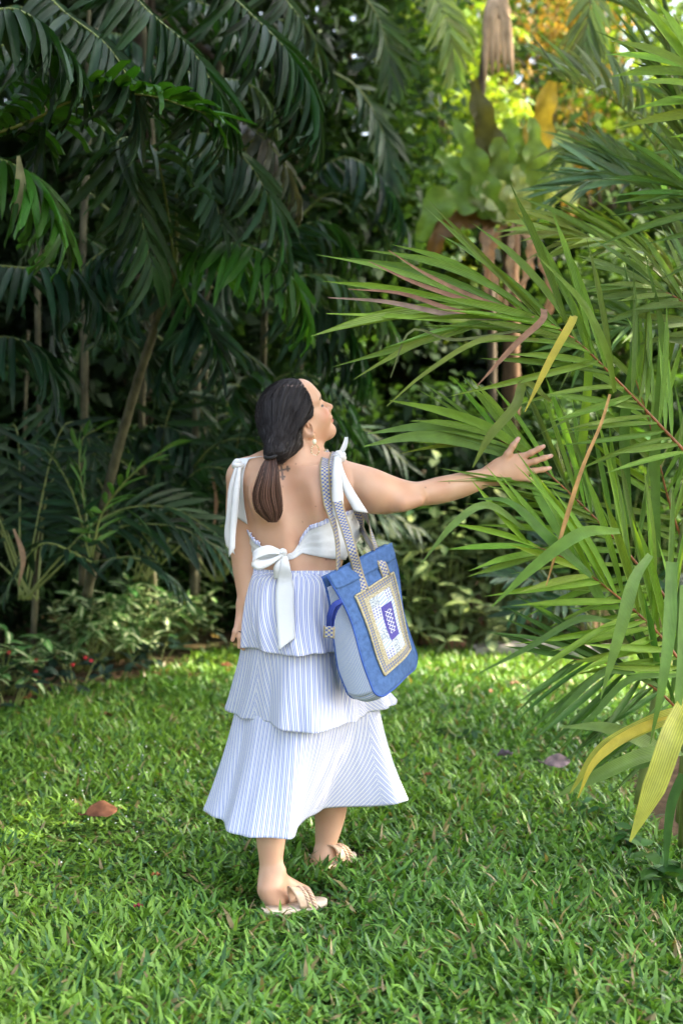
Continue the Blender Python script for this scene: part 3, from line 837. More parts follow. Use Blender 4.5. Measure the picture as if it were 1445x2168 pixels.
add('stem', mesh_np('stem', *tube(spline([b, P(1040, 700, 10.6), P(1020, 380, 10.6), P(1012, 260, 10.6), P(1045, -60, 10.6)], 24) - b, .033, 8), [M['bark']]), tt_)
add('dead_skirt', mesh_np('dead_skirt', *(lambda: (lambda Bq: (np.concatenate(Bq.V), [np.concatenate(Bq.Q), np.concatenate(Bq.T)]))((lambda Bq: [Bq, [Bq.put(*tube(spline([P(1055, -20, 10.5), P(1055 + dx, 40, 10.4), P(1060 + dx * 1.6, 150 + abs(dx), 10.4)], 8) - b, np.array([.03, .05, .05, .04, .035, .03, .02, .006]), 5)) for dx in (-22, -12, -4, 6, 15)]][0])(Bag())))(), [plain('dead_frond', (.60, .43, .26), .9, .1, .7, 14, .5, (1, 1, .3))]), tt_)

# ------------------------------------------------------------------ palms at the back right
def right_back(loc, label, fronds):
    t = thing('palm', loc, label, 'palm', 'palms at the back right')
    for i, (pts, kw) in enumerate(fronds):
        a = dict(kind='soft', n=24, length=.42, width=.024, colour=(.15, .24, .09), angle=(55, 20), droop=.1, stem_r=.008, lift=.2, start=.2, seed=len(label) * 17 + i, up=(0, -.6, 1))
        a.update(kw)
        frond(t, W3(*pts), **a)
    return t
right_back(G(1400, 1350), 'pale feather palm fanning out in the upper right', [
    ([(1420, 420, 7.2), (1390, 320, 7.1), (1300, 215, 7.0), (1180, 165, 6.9)], dict(n=24, colour=(.26, .36, .17), lift=.5, angle=(75, 25))),
    ([(1420, 420, 7.2), (1300, 330, 7.2), (1230, 310, 7.2), (1190, 345, 7.2)], dict(n=16, length=.3, colour=(.13, .20, .05))),
    ([(1430, 440, 7.2), (1460, 250, 7.2), (1400, 80, 7.1), (1320, 10, 7.1)], dict(n=20, colour=(.18, .28, .11))),
    ([(1440, 500, 6.6), (1400, 420, 6.5), (1300, 380, 6.4), (1195, 400, 6.4)], dict(n=20, length=.40, colour=(.12, .21, .10))),
])
right_back(G(1440, 1440), 'feather palm with yellow green tips at the right edge', [
    ([(1470, 640, 6.0), (1400, 560, 5.9), (1300, 520, 5.8), (1180, 500, 5.7)], dict(n=24, length=.42, colour=(.26, .36, .07), angle=(45, 15))),
    ([(1470, 640, 6.0), (1430, 480, 5.9), (1360, 400, 5.8), (1270, 370, 5.8)], dict(n=22, length=.42, width=.03, colour=(.14, .25, .12))),
    ([(1470, 760, 6.0), (1400, 700, 5.9), (1330, 690, 5.8), (1240, 730, 5.8)], dict(n=20, length=.40, colour=(.11, .21, .05))),
    ([(1470, 640, 6.0), (1480, 420, 5.9), (1440, 250, 5.8), (1380, 150, 5.7)], dict(n=20, length=.5, colour=(.12, .22, .06))),
])
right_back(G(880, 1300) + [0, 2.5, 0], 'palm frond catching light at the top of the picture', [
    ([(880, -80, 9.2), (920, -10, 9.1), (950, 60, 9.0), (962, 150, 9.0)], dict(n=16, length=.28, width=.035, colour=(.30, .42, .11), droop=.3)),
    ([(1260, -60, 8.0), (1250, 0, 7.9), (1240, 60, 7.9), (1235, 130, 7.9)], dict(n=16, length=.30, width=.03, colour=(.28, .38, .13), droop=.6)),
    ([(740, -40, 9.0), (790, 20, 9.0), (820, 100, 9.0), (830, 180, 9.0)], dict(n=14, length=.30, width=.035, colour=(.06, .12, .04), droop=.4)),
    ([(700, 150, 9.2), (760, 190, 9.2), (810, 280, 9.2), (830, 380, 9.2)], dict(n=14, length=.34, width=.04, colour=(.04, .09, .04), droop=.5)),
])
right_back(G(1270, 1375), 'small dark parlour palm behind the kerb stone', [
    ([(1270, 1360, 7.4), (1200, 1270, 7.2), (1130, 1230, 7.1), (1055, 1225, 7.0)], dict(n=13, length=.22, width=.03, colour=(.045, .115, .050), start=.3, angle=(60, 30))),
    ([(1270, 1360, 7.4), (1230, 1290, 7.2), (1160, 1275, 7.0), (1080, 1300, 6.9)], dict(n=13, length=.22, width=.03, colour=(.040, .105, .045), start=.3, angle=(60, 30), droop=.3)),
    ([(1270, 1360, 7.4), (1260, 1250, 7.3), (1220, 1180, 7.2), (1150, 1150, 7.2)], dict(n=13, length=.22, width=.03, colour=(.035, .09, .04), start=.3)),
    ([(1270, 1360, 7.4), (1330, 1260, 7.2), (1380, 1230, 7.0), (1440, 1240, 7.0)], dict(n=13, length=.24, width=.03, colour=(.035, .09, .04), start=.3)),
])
# ------------------------------------------------------------------ the palm she touches
UPC = (0, -.85, .5)
LG = (.205, .365, .035); LG2 = (.180, .315, .050); SILV = (.18, .29, .08); YEL = (.48, .42, .05); BRN = (.26, .15, .09); PUR = (.21, .115, .075)
def near_palm(loc, label, fronds, stems=()):
    t = thing('palm', loc, label, 'palm', 'palm stems at the near right')
    for st, r in stems:
        p = spline(W3(*st), 16) - np.array(t.location)
        add('stem', mesh_np('stem', *tube(p, np.linspace(r, r * .7, 16), 8), [M['stalk']]), t)
    for i, (pts, kw) in enumerate(fronds):
        a = dict(kind='areca', n=20, length=.52, width=.023, colour=LG, angle=(55, 14), droop=.10, stem_r=.006, lift=.12, start=.10, skip=.12, seed=len(label) * 13 + i * 7, up=UPC, stem=M['red_stalk'], jitter=.12)
        a.update(kw); a['n'] = int(a['n'] * 1.3); a['width'] *= .86
        frond(t, W3(*pts), **a)
    return t
pa_ = near_palm(G(1420, 1720), 'palm whose upper frond with dry purple tips points at the woman', [
    ([(1500, 1010, 4.55), (1400, 905, 4.52), (1300, 800, 4.46), (1210, 715, 4.40), (1120, 668, 4.36), (1010, 655, 4.32)], dict(n=21, length=.56, angle=(58, 7), droop=.05, colour=LG2, width=.024, lift=.12, profile=([.1, .35, .7, 1], [.55, .70, .95, 1.0]))),
    ([(1580, 780, 4.7), (1500, 690, 4.7), (1430, 630, 4.65), (1350, 600, 4.6)], dict(n=14, length=.34, colour=SILV, angle=(50, 14))),
    ([(1640, 330, 4.1), (1560, 240, 4.05), (1500, 180, 4.0), (1450, 140, 4.0)], dict(n=9, length=.36, colour=LG, width=.034, angle=(45, 18))),
    ([(1620, 600, 4.5), (1560, 500, 4.4), (1500, 430, 4.35), (1440, 400, 4.3)], dict(n=11, length=.42, colour=(.10, .21, .04))),
], [([(1440, 1740, 4.95), (1470, 1300, 4.8), (1510, 900, 4.6)], .020)])
for pts, w, c, mt in (
    ([(1115, 668, 4.34), (1000, 640, 4.28), (880, 600, 4.22), (780, 553, 4.2)], (.009, .016, .014, .002), PUR, M['dry']),
    ([(1120, 672, 4.34), (980, 662, 4.25), (850, 622, 4.2), (737, 612, 4.18)], (.009, .016, .014, .002), PUR, M['dry']),
    ([(1130, 670, 4.32), (1010, 632, 4.3), (900, 580, 4.26), (822, 530, 4.24)], (.010, .014, .012, .002), BRN, M['dry']),
    ([(1090, 676, 4.3), (960, 668, 4.2), (820, 640, 4.15), (694, 630, 4.12)], (.010, .018, .015, .002), (.22, .16, .12), M['dry']),
    ([(1060, 690, 4.28), (930, 676, 4.2), (800, 668, 4.16), (690, 664, 4.14)], (.012, .020, .014, .002), LG, None),
    ([(1150, 655, 4.28), (1145, 680, 4.2), (1090, 730, 4.16), (1008, 818, 4.14)], (.020, .020, .016, .002), BRN, M['dry']),
    ([(1200, 680, 4.22), (1212, 676, 4.15), (1165, 760, 4.12), (1110, 872, 4.1)], (.020, .024, .020, .002), YEL, None),
    ([(1290, 835, 4.3), (1270, 900, 4.22), (1225, 1010, 4.16), (1155, 1240, 4.12)], (.008, .010, .014, .003), (.42, .25, .09), M['dry']),
    ([(1140, 720, 4.25), (1020, 720, 4.16), (900, 790, 4.12), (818, 860, 4.1)], (.012, .018, .014, .002), (.16, .22, .03), None),
    ([(1100, 700, 4.25), (960, 720, 4.16), (870, 700, 4.12), (826, 800, 4.1)], (.008, .010, .008, .002), (.12, .15, .05), None),
    ([(1165, 850, 4.34), (1110, 810, 4.28), (1090, 860, 4.24), (1035, 925, 4.22), (1000, 990, 4.22)], (.010, .026, .030, .026, .004), (.14, .20, .03), None),
    ([(1210, 1090, 4.62), (1235, 900, 4.6), (1240, 720, 4.55), (1170, 560, 4.5)], (.020, .030, .026, .003), LG, None),
    ([(1300, 830, 4.4), (1280, 740, 4.3), (1230, 640, 4.25), (1135, 540, 4.2)], (.014, .026, .020, .002), (.16, .27, .04), None)):
    blade(pa_, W3(*pts), w, c, 'leaflet', mt, 20, .30, up=(0, -1, .4))
pb_ = near_palm(G(1330, 1700), 'palm whose middle frond lies under her hand', [
    ([(1500, 1380, 4.62), (1400, 1255, 4.60), (1290, 1130, 4.57), (1190, 1030, 4.545), (1110, 965, 4.54), (1030, 915, 4.53)], dict(n=21, length=.48, angle=(58, 9), droop=.04, colour=(.185, .33, .045), width=.023, lift=.05)),
    ([(1490, 1480, 4.5), (1400, 1350, 4.45), (1290, 1250, 4.38), (1190, 1180, 4.32), (1110, 1150, 4.28)], dict(n=17, length=.46, angle=(52, 12), droop=.16, colour=LG, width=.026)),
    ([(1480, 1240, 4.9), (1420, 1080, 4.85), (1380, 920, 4.8), (1340, 790, 4.75)], dict(n=11, length=.44, angle=(50, 20), colour=LG2, width=.026)),
    ([(1480, 1560, 4.6), (1400, 1470, 4.5), (1300, 1410, 4.42), (1210, 1395, 4.38)], dict(n=14, length=.44, angle=(55, 20), droop=.45, colour=(.085, .19, .035))),
], [([(1350, 1700, 5.0), (1400, 1400, 4.9), (1450, 1100, 4.85)], .018)])
for pts, w, c in (
    ([(1130, 985, 4.53), (1000, 940, 4.5), (880, 925, 4.47), (770, 945, 4.45)], (.018, .040, .040, .003), (.15, .27, .05)),
    ([(1120, 980, 4.53), (1010, 930, 4.51), (900, 905, 4.49), (778, 918, 4.47)], (.014, .034, .034, .003), (.13, .25, .05)),
    ([(1140, 975, 4.54), (1030, 905, 4.52), (930, 870, 4.5), (825, 848, 4.48)], (.016, .034, .030, .003), LG),
    ([(1120, 1010, 4.52), (1165, 1090, 4.44), (1210, 1160, 4.42), (1270, 1270, 4.42)], (.032, .046, .044, .030), (.17, .33, .05)),
    ([(1110, 1120, 4.3), (1030, 1070, 4.2), (960, 1110, 4.15), (890, 1195, 4.15)], (.010, .024, .022, .002), (.16, .28, .06)),
    ([(1250, 1220, 4.2), (1160, 1140, 4.14), (1080, 1065, 4.1), (1010, 1056, 4.1)], (.016, .034, .026, .003), (.08, .19, .03)),
    ([(1310, 1125, 4.2), (1230, 1130, 4.12), (1130, 1200, 4.1), (1040, 1285, 4.1)], (.018, .038, .030, .003), (.15, .29, .04)),
    ([(1375, 1175, 4.15), (1340, 1230, 4.1), (1310, 1340, 4.08), (1270, 1480, 4.08)], (.020, .040, .030, .002), (.16, .28, .06)),
    ([(1420, 1190, 4.2), (1415, 1330, 4.15), (1400, 1450, 4.12), (1375, 1575, 4.12)], (.034, .040, .026, .003), (.14, .27, .05)),
    ([(1450, 1240, 4.2), (1445, 1380, 4.15), (1435, 1480, 4.12), (1425, 1560, 4.1)], (.034, .040, .030, .004), (.15, .28, .05)),
    ([(1330, 1330, 4.4), (1230, 1310, 4.34), (1120, 1370, 4.3), (1008, 1428, 4.3)], (.012, .022, .018, .002), (.10, .20, .04)),
    ([(1390, 1450, 4.4), (1290, 1420, 4.35), (1210, 1480, 4.3), (1132, 1562, 4.3)], (.012, .022, .018, .002), (.09, .19, .03)),
    ([(1430, 1430, 4.4), (1330, 1440, 4.35), (1250, 1520, 4.3), (1180, 1590, 4.3)], (.012, .022, .018, .002), (.10, .21, .03)),
    ([(1330, 1110, 4.7), (1320, 900, 4.66), (1345, 720, 4.6), (1320, 560, 4.55)], (.022, .036, .030, .003), (.09, .20, .035)),
    ([(1390, 1180, 4.7), (1385, 950, 4.66), (1400, 720, 4.6), (1365, 540, 4.55)], (.022, .036, .030, .003), (.10, .21, .035))):
    blade(pb_, W3(*pts), w, c, 'leaflet', None, 20, .30, up=(0, -1, .4))
pc_ = thing('palm', G(1430, 1790), 'low broad leaved palm with yellow tipped leaves at the bottom right', 'palm')
for pts, w, c in (
    ([(1470, 1500, 4.25), (1380, 1530, 4.15), (1270, 1590, 4.1), (1205, 1680, 4.08)], (.034, .046, .040, .004), (.36, .38, .05)),
    ([(1470, 1515, 4.22), (1350, 1545, 4.12), (1260, 1610, 4.06), (1222, 1690, 4.04)], (.024, .030, .028, .003), (.50, .42, .045)),
    ([(1455, 1480, 4.15), (1420, 1560, 4.02), (1385, 1660, 3.98), (1332, 1782, 3.96)], (.050, .070, .066, .005), (.42, .44, .07)),
    ([(1430, 1610, 4.3), (1350, 1565, 4.25), (1270, 1540, 4.2), (1182, 1540, 4.2)], (.03, .046, .036, .003), (.17, .27, .06)),
    ([(1440, 1590, 4.3), (1360, 1600, 4.22), (1270, 1640, 4.16), (1168, 1690, 4.14)], (.03, .046, .040, .003), (.15, .26, .05)),
    ([(1445, 1640, 4.3), (1420, 1700, 4.3), (1410, 1780, 4.3), (1408, 1840, 4.3)], (.03, .03, .024, .01), (.05, .13, .03)),
    ([(1460, 1600, 4.35), (1440, 1560, 4.3), (1350, 1620, 4.28), (1290, 1600, 4.28)], (.03, .04, .036, .004), (.10, .2, .04))):
    blade(pc_, W3(*pts), w, c, 'leaf', None, 22, .35, up=(0, -1, .5))
add('stem', mesh_np('stem', *tube(spline([G(1440, 1800), P(1450, 1650, 4.45), P(1480, 1480, 4.35)], 8) - np.array(pc_.location), .012, 7), [M['stalk']]), pc_)
# ------------------------------------------------------------------ the woman: a distance field meshed as one skin
class Field:
    def __init__(self): self.prims = []
    def put(self, fn, c, r, k=0.02, op='add'):
        self.prims.append((fn, np.asarray(c, float), r, k, op))
    def cone(self, a, b, ra, rb, k=0.02, op='add', axis=None, flat=1.0):
        a, b = np.asarray(a, float), np.asarray(b, float)
        ab = b - a
        L2 = ab @ ab + 1e-12
        w = None if axis is None else nrm(axis)
        def fn(p):
            q = p - a
            t = np.clip(q @ ab / L2, 0, 1)
            d = q - t[:, None] * ab
            if w is not None:
                c = d @ w
                d = d + ((1.0 / flat - 1.0) * c)[:, None] * w
            r = ra + (rb - ra) * t
            dd = np.linalg.norm(d, axis=1)
            return (dd - r) * (flat if w is not None and flat < 1 else 1.0)
        self.put(fn, (a + b) / 2, math.sqrt(L2) / 2 + max(ra, rb) * max(1, flat), k, op)
    def chain(self, pts, rad, k=0.02, n=36):
        """Smooth limb: a spline of points with a radius at each."""
        q = spline(np.column_stack([np.asarray(pts, float), rad]), 240)
        kern = np.hanning(41); kern /= kern.sum()
        q = np.stack([np.convolve(np.pad(q[:, j], 20, mode='reflect', reflect_type='odd'), kern, 'valid') for j in range(4)], 1)
        a, ax = q[0, :3], nrm(q[-1, :3] - q[0, :3])
        s_ = np.maximum.accumulate((q[:, :3] - a) @ ax)
        def fn(p):
            t = (p - a) @ ax
            c = np.stack([np.interp(t, s_, q[:, j]) for j in range(3)], 1)
            w = p - c
            return np.sqrt((w * w).sum(1)) - np.interp(t, s_, q[:, 3])
        c = q[:, :3].mean(0)
        self.put(fn, c, np.linalg.norm(q[:, :3] - c, axis=1).max() + max(rad), k)
    def ell(self, c, R, rad, k=0.02, op='add'):
        c, R, rad = np.asarray(c, float), np.asarray(R, float), np.asarray(rad, float)
        def fn(p):
            q = (p - c) @ R.T
            k0 = np.linalg.norm(q / rad, axis=1)
            k1 = np.linalg.norm(q / rad ** 2, axis=1) + 1e-9
            return np.where(k0 < 1e-4, -rad.min(), k0 * (k0 - 1) / k1)
        self.put(fn, c, rad.max(), k, op)
    def __call__(self, p):
        p = np.atleast_2d(np.asarray(p, float))
        lo, hi = p.min(0), p.max(0)
        mc, mr = (lo + hi) / 2, np.linalg.norm(hi - lo) / 2
        d = np.full(len(p), 1.0)
        for fn, c, r, k, op in self.prims:
            gap = np.linalg.norm(mc - c) - mr - r
            if gap > 0.06: 
                if op == 'add': d = np.minimum(d, gap)
                continue
            e = fn(p)
            if op == 'add':
                h = np.maximum(k - np.abs(d - e), 0) / k
                d = np.minimum(d, e) - h * h * k / 4
            elif op == 'sub':
                e = -e
                h = np.maximum(k - np.abs(d - e), 0) / k
                d = np.maximum(d, e) + h * h * k / 4
            else:
                h = np.maximum(k - np.abs(d - e), 0) / k
                d = np.maximum(d, e) + h * h * k / 4
        return d
    def grad(self, p, e=0.002):
        g = np.stack([self(p + np.eye(3)[i] * e) - self(p - np.eye(3)[i] * e) for i in range(3)], 1)
        return g / (np.linalg.norm(g, axis=1)[:, None] + 1e-9)
    def push(self, p, offset=0.0, it=5):
        p = np.array(p, float)
        for _ in range(it):
            p = p - (self(p) - offset)[:, None] * self.grad(p)
        return p

def surface(f, lo, hi, h, nb=24):
    """Naive surface nets over sparse blocks."""
    lo, hi = np.asarray(lo, float), np.asarray(hi, float)
    nblk = np.ceil((hi - lo) / (h * nb)).astype(int)
    NX, NY = nblk[0] * nb + 3, nblk[1] * nb + 3
    E_pt, E_c, E_flip = [], [], []
    g = np.arange(nb + 1)
    half = nb * h / 2 * math.sqrt(3)
    cc = np.stack(np.meshgrid(*[np.arange(k) for k in nblk], indexing='ij'), -1).reshape(-1, 3)
    near = np.abs(f(lo + (cc + .5) * nb * h)).reshape(nblk) < half * 1.35 + .02
    for bx in range(nblk[0]):
        for by in range(nblk[1]):
            for bz in range(nblk[2]):
                o = np.array([bx, by, bz]) * nb
                c = lo + (o + nb / 2) * h
                if not near[bx, by, bz]: continue
                I, J, K = np.meshgrid(g, g, g, indexing='ij')
                pts = np.stack([I, J, K], -1).reshape(-1, 3)
                D = f(lo + (pts + o) * h).reshape(nb + 1, nb + 1, nb + 1)
                S = D < 0
                if S.all() or not S.any(): continue
                for ax in range(3):
                    sl0 = [slice(0, nb)] * 3
                    sl1 = [slice(0, nb)] * 3
                    sl1[ax] = slice(1, nb + 1)
                    a, b = D[tuple(sl0)], D[tuple(sl1)]
                    m = (a < 0) != (b < 0)
                    ii = np.argwhere(m)
                    if not len(ii): continue
                    av, bv = a[m], b[m]
                    t = av / (av - bv)
                    pt = (ii + o).astype(float)
                    pt[:, ax] += t
                    cell = ii + o + 1
                    u, v = (ax + 1) % 3, (ax + 2) % 3
                    du, dv = np.eye(3, dtype=int)[u], np.eye(3, dtype=int)[v]
                    cs = np.stack([cell, cell - du, cell - du - dv, cell - dv], 1)
                    ids = cs[..., 0].astype(np.int64) + NX * (cs[..., 1].astype(np.int64) + NY * cs[..., 2].astype(np.int64))
                    E_pt.append(lo + pt * h); E_c.append(ids); E_flip.append(av >= 0)
    pt, ids, fl = np.concatenate(E_pt), np.concatenate(E_c), np.concatenate(E_flip)
    uq, inv = np.unique(ids.ravel(), return_inverse=True)
    inv = inv.reshape(-1, 4)
    cnt = np.bincount(inv.ravel(), minlength=len(uq))
    V = np.stack([np.bincount(inv.ravel(), weights=np.repeat(pt[:, j], 4), minlength=len(uq)) / cnt for j in range(3)], 1)
    F = np.where(fl[:, None], inv[:, ::-1], inv)
    return V, F

YT = 4.42                                   # depth of her trunk
PSI = math.radians(14)
W_AX = np.array([math.cos(PSI), -math.sin(PSI), 0.0])      # her right
N_AX = np.array([math.sin(PSI), math.cos(PSI), 0.0])       # her front
body = Field()

# trunk: stacked ellipses
_rows = [(1330, 640, .165, .125), (1255, 634, .150, .115), (1205, 631, .131, .104), (1150, 633, .156, .112), (1100, 630, .160, .114),
         (1050, 627, .157, .108), (1010, 623, .152, .094), (985, 621, .128, .078)]
_rz = np.array([P(x, y, YT)[2] for y, x, a, b in _rows])
_rx = np.array([P(x, y, YT)[0] for y, x, a, b in _rows])
_ra = np.array([r[2] for r in _rows]); _rb = np.array([r[3] for r in _rows])
_o = np.argsort(_rz); _rz, _rx, _ra, _rb = _rz[_o], _rx[_o], _ra[_o], _rb[_o]
_zf = np.linspace(_rz[0], _rz[-1], 200)
def _smooth(a):
    v = np.interp(_zf, _rz, a)
    k = np.hanning(31); k /= k.sum()
    return np.convolve(np.pad(v, 15, mode='edge'), k, 'valid')
_fx, _fa, _fb = _smooth(_rx), _smooth(_ra), _smooth(_rb)
def trunk_axis(z): return np.interp(z, _zf, _fx), np.interp(z, _zf, _fa), np.interp(z, _zf, _fb)
def trunk(p):
    z = np.clip(p[:, 2], _zf[0], _zf[-1])
    cx, a, b = trunk_axis(z)
    q = p - np.stack([cx, np.full(len(p), YT), z], 1)
    x, y = q @ W_AX, q @ N_AX
    e = (np.abs(x / a) ** 2.3 + np.abs(y / b) ** 2.3) ** (1 / 2.3)
    d = (e - 1) * np.minimum(a, b)
    dz = np.abs(p[:, 2] - z)
    return np.where(dz > 0, np.sqrt(np.maximum(d, 0) ** 2 + dz ** 2) + np.minimum(d, 0) * (dz == 0), d)
_mid = np.array([_fx.mean(), YT, (_zf[0] + _zf[-1]) / 2])
body.put(trunk, _mid, (_zf[-1] - _zf[0]) / 2 + 0.2, 0.03)

# head frame
HO = P(623, 866, 4.43)
HF = nrm([0.84, 0.28, 0.42])
HU = np.array([-0.40, -0.26, 0.86]); HU = nrm(HU - HF * (HU @ HF))
HR = np.cross(HF, HU)                        # her right (towards the camera)
HM = np.stack([HF, HR, HU])                  # rows: forward, right, up
def H(f, r, u): return HO + f * HF + r * HR + u * HU
def head_local(p): return (p - HO) @ HM.T

# shoulders, neck
body.cone(P(600, 1000, YT), P(520, 1008, YT), .052, .050, .05)
body.cone(P(640, 1000, YT), P(733, 1024, YT - .02), .052, .058, .05)
body.cone(H(-.035, 0, -.065), P(624, 985, YT), .054, .064, .035)
body.cone(P(618, 968, YT), P(570, 985, YT), .040, .045, .05)
body.cone(P(640, 965, YT), P(690, 992, YT), .040, .045, .05)
# bust (under the cloth at the far side)
for sx, px in ((-1, 600), (1, 668)):
    c = P(638, 1128, YT) + W_AX * .082 * sx + N_AX * .085
    body.ell(c, np.eye(3), (.078, .075, .075), .04)
# shoulder blades and spine furrow
body.ell(P(560, 1045, YT - .075), np.eye(3), (.045, .028, .065), .05)
body.ell(P(690, 1045, YT - .085), np.eye(3), (.040, .028, .065), .05)
_spine = spline([P(610, 1010, YT - .122), P(624, 1070, YT - .128), P(641, 1130, YT - .126), P(648, 1200, YT - .118)], 6)
for i in range(5):
    body.cone(_spine[i], _spine[i + 1], .014, .014, .055, 'sub')

torso = Field(); torso.prims = list(body.prims)
# right arm, reaching to the leaves
_arm = [(738, 1026, 4.385, .060), (765, 1034, 4.375, .0735), (800, 1041, 4.37, .0700), (835, 1047, 4.38, .0570), (866, 1048, 4.39, .0440), (888, 1046, 4.40, .0375),
        (915, 1041, 4.42, .0420), (945, 1035, 4.44, .0425), (985, 1025, 4.46, .0390), (1020, 1014, 4.48, .0320), (1044, 1005, 4.49, .0285)]
_ap = [P(a, b, c) for a, b, c, r in _arm]
body.chain(_ap, [a[3] for a in _arm], .03, 30)
body.cone(P(852, 1064, 4.34), P(884, 1058, 4.352), .026, .020, .03)          # elbow
# right hand, back of the hand towards the camera
HY = 4.49
back_n = nrm([0.18, 1.0, 0.0])
def hp(px, py, dy=0.0): return P(px, py, HY + dy)
for a, ra, b, rb in (((1046, 1003), .0280, (1074, 985), .030), ((1046, 1004), .0280, (1080, 1000), .030),
                     ((1060, 990), .024, (1100, 968), .0135), ((1064, 994), .025, (1106, 984), .0140),
                     ((1064, 1000), .024, (1106, 999), .0130), ((1064, 1005), .022, (1103, 1012), .0120)):
    body.cone(hp(*a), hp(*b, .004), ra, rb, .016, axis=back_n, flat=.58)
_fing = [[(1101, 968, .004, .0106), (1123, 959, -.004, .0094), (1138, 951, .000, .0088), (1150, 945, .008, .0066)],
         [(1106, 984, .002, .0106), (1132, 976, -.008, .0096), (1150, 970, -.004, .0088), (1166, 965, .006, .0066)],
         [(1106, 999, .004, .0102), (1130, 997, -.005, .0092), (1148, 994, -.002, .0086), (1163, 991, .007, .0064)],
         [(1103, 1011, .007, .0086), (1121, 1016, .000, .0074), (1134, 1019, .002, .0068), (1145, 1021, .009, .0056)],
         [(1064, 982, -.002, .0150), (1074, 962, -.008, .0118), (1085, 944, -.008, .0098), (1096, 929, -.004, .0074)]]
nails = []
for fg in _fing:
    pts = [hp(a, b, c) for a, b, c, r in fg]
    for i in range(3):
        body.cone(pts[i], pts[i + 1], fg[i][3], fg[i + 1][3], .006)
    nails.append((pts[3] * .85 + pts[2] * .15, nrm(pts[3] - pts[2]), fg[3][3]))
# left arm hanging
_la = [(517, 1012, 4.43, .052), (512, 1070, 4.43, .050), (512, 1130, 4.43, .046), (516, 1175, 4.42, .040), (520, 1205, 4.42, .041), (522, 1245, 4.41, .033), (521, 1277, 4.40, .025)]
_lp = [P(a, b, c) for a, b, c, r in _la]
body.chain(_lp, [a[3] for a in _la], .03, 20)
for a, b in (((517, 1282), (507, 1316)), ((519, 1282), (514, 1326)), ((523, 1284), (522, 1328)), ((526, 1286), (529, 1326))):
    body.cone(P(*a, 4.40), P(*b, 4.385), .020, .0125, .014, axis=(0, 1, 0), flat=.62)
for pts in ([(506, 1314, .0105), (498, 1337, .0085), (492, 1355, .0062)], [(513, 1324, .0100), (508, 1350, .0085), (506, 1370, .0062)],
            [(521, 1328, .0100), (517, 1354, .0085), (515, 1374, .0062)], [(528, 1326, .0100), (527, 1350, .0085), (525, 1368, .0062)],
            [(531, 1300, .0115), (537, 1318, .009), (540, 1332, .0068)]):
    q = [P(a, b, 4.375 if i else 4.385) for i, (a, b, r) in enumerate(pts)]
    for i in range(2):
        body.cone(q[i], q[i + 1], pts[i][2], pts[i + 1][2], .006)
RING_C, RING_D = P(509.5, 1342, 4.428), nrm(P(501, 1368, 4.43) - P(518, 1326, 4.425))

# legs and feet
_nl = [(600, 1330, 4.44, .085), (598, 1520, 4.44, .068), (588, 1620, 4.36, .056), (578, 1710, 4.29, .054), (573, 1770, 4.25, .046), (573, 1800, 4.235, .040), (573.5, 1838, 4.225, .0325), (573, 1858, 4.22, .032)]
_fl = [(660, 1330, 4.44, .085), (678, 1520, 4.55, .068), (694, 1620, 4.61, .058), (700, 1700, 4.63, .056), (696, 1750, 4.62, .046), (689, 1790, 4.61, .034), (686, 1808, 4.605, .031)]
for L in (_nl, _fl):
    body.chain([P(a, b, c) for a, b, c, r in L], [a[3] for a in L], .02, 24)
nf = [P(573, 1856, 4.218), P(571, 1882, 4.195), P(580, 1906, 4.19)]                      # heel of the near foot
body.cone(nf[0], nf[1], .033, .0335, .02); body.cone(nf[1], nf[2], .0335, .0265, .02)
NBALL, NTOE = P(640, 1903, 4.29), P(678, 1909, 4.325)
body.cone(P(582, 1862, 4.225), NBALL + [0, 0, .016], .030, .026, .03)
body.cone(nf[2], NBALL, .024, .026, .03)
body.cone(NBALL + [0, 0, -.004], NTOE, .027, .014, .02, axis=(0, 0, 1), flat=.62)
body.cone(P(592, 1842, 4.215), P(592, 1843, 4.215), .010, .010, .03)
ff = [P(685, 1810, 4.60), P(675, 1834, 4.575)]
body.cone(ff[0], ff[1], .031, .030, .02)
FBALL, FTOE = P(716, 1820, 4.665), P(738, 1818, 4.715)
body.cone(P(692, 1808, 4.62), FBALL + [0, 0, .018], .030, .025, .03)
body.cone(ff[1], FBALL, .027, .026, .03)
body.cone(FBALL, FTOE, .027, .014, .02, axis=(0, 0, 1), flat=.6)

# head
body.ell(H(-.012, 0, .014), HM, (.090, .074, .082), .02)
body.ell(H(.030, 0, -.045), HM, (.058, .060, .080), .035)
for s in (-1, 1):
    body.cone(H(-.012, s * .052, -.062), H(.066, s * .014, -.108), .024, .019, .03)     # jaw
    body.ell(H(.052, s * .036, -.050), HM, (.034, .028, .034), .025)                     # cheek
    body.cone(H(.074, s * .014, .006), H(.058, s * .047, .008), .013, .012, .02)         # brow
    body.ell(H(.086, s * .030, -.014), HM, (.022, .017, .012), .014, 'sub')              # eye hollow
    body.ell(H(.067, s * .031, -.017), HM, (.0155, .0155, .0145), .006)                   # closed lids
body.ell(H(.050, 0, .030), HM, (.030, .048, .040), .03)                                   # forehead
body.cone(H(.078, 0, -.008), H(.1085, 0, -.044), .0070, .0100, .010)                      # nose
for s in (-1, 1): body.ell(H(.096, s * .012, -.048), HM, (.011, .008, .008), .006)
body.ell(H(.076, 0, -.112), HM, (.020, .022, .018), .022)                                 # chin
body.ell(H(.084, 0, -.068), HM, (.018, .024, .016), .016)
body.ell(H(.094, 0, -.0735), HM, (.0105, .019, .0060), .005)                              # lips
body.ell(H(.0925, 0, -.0855), HM, (.0105, .017, .0066), .005)
body.cone(H(.104, -.02, -.0795), H(.104, .02, -.0795), .0020, .0020, .006, 'sub')
body.cone(H(.010, 0, -.105), P(650, 962, YT + .02), .036, .045, .03)                      # under the chin
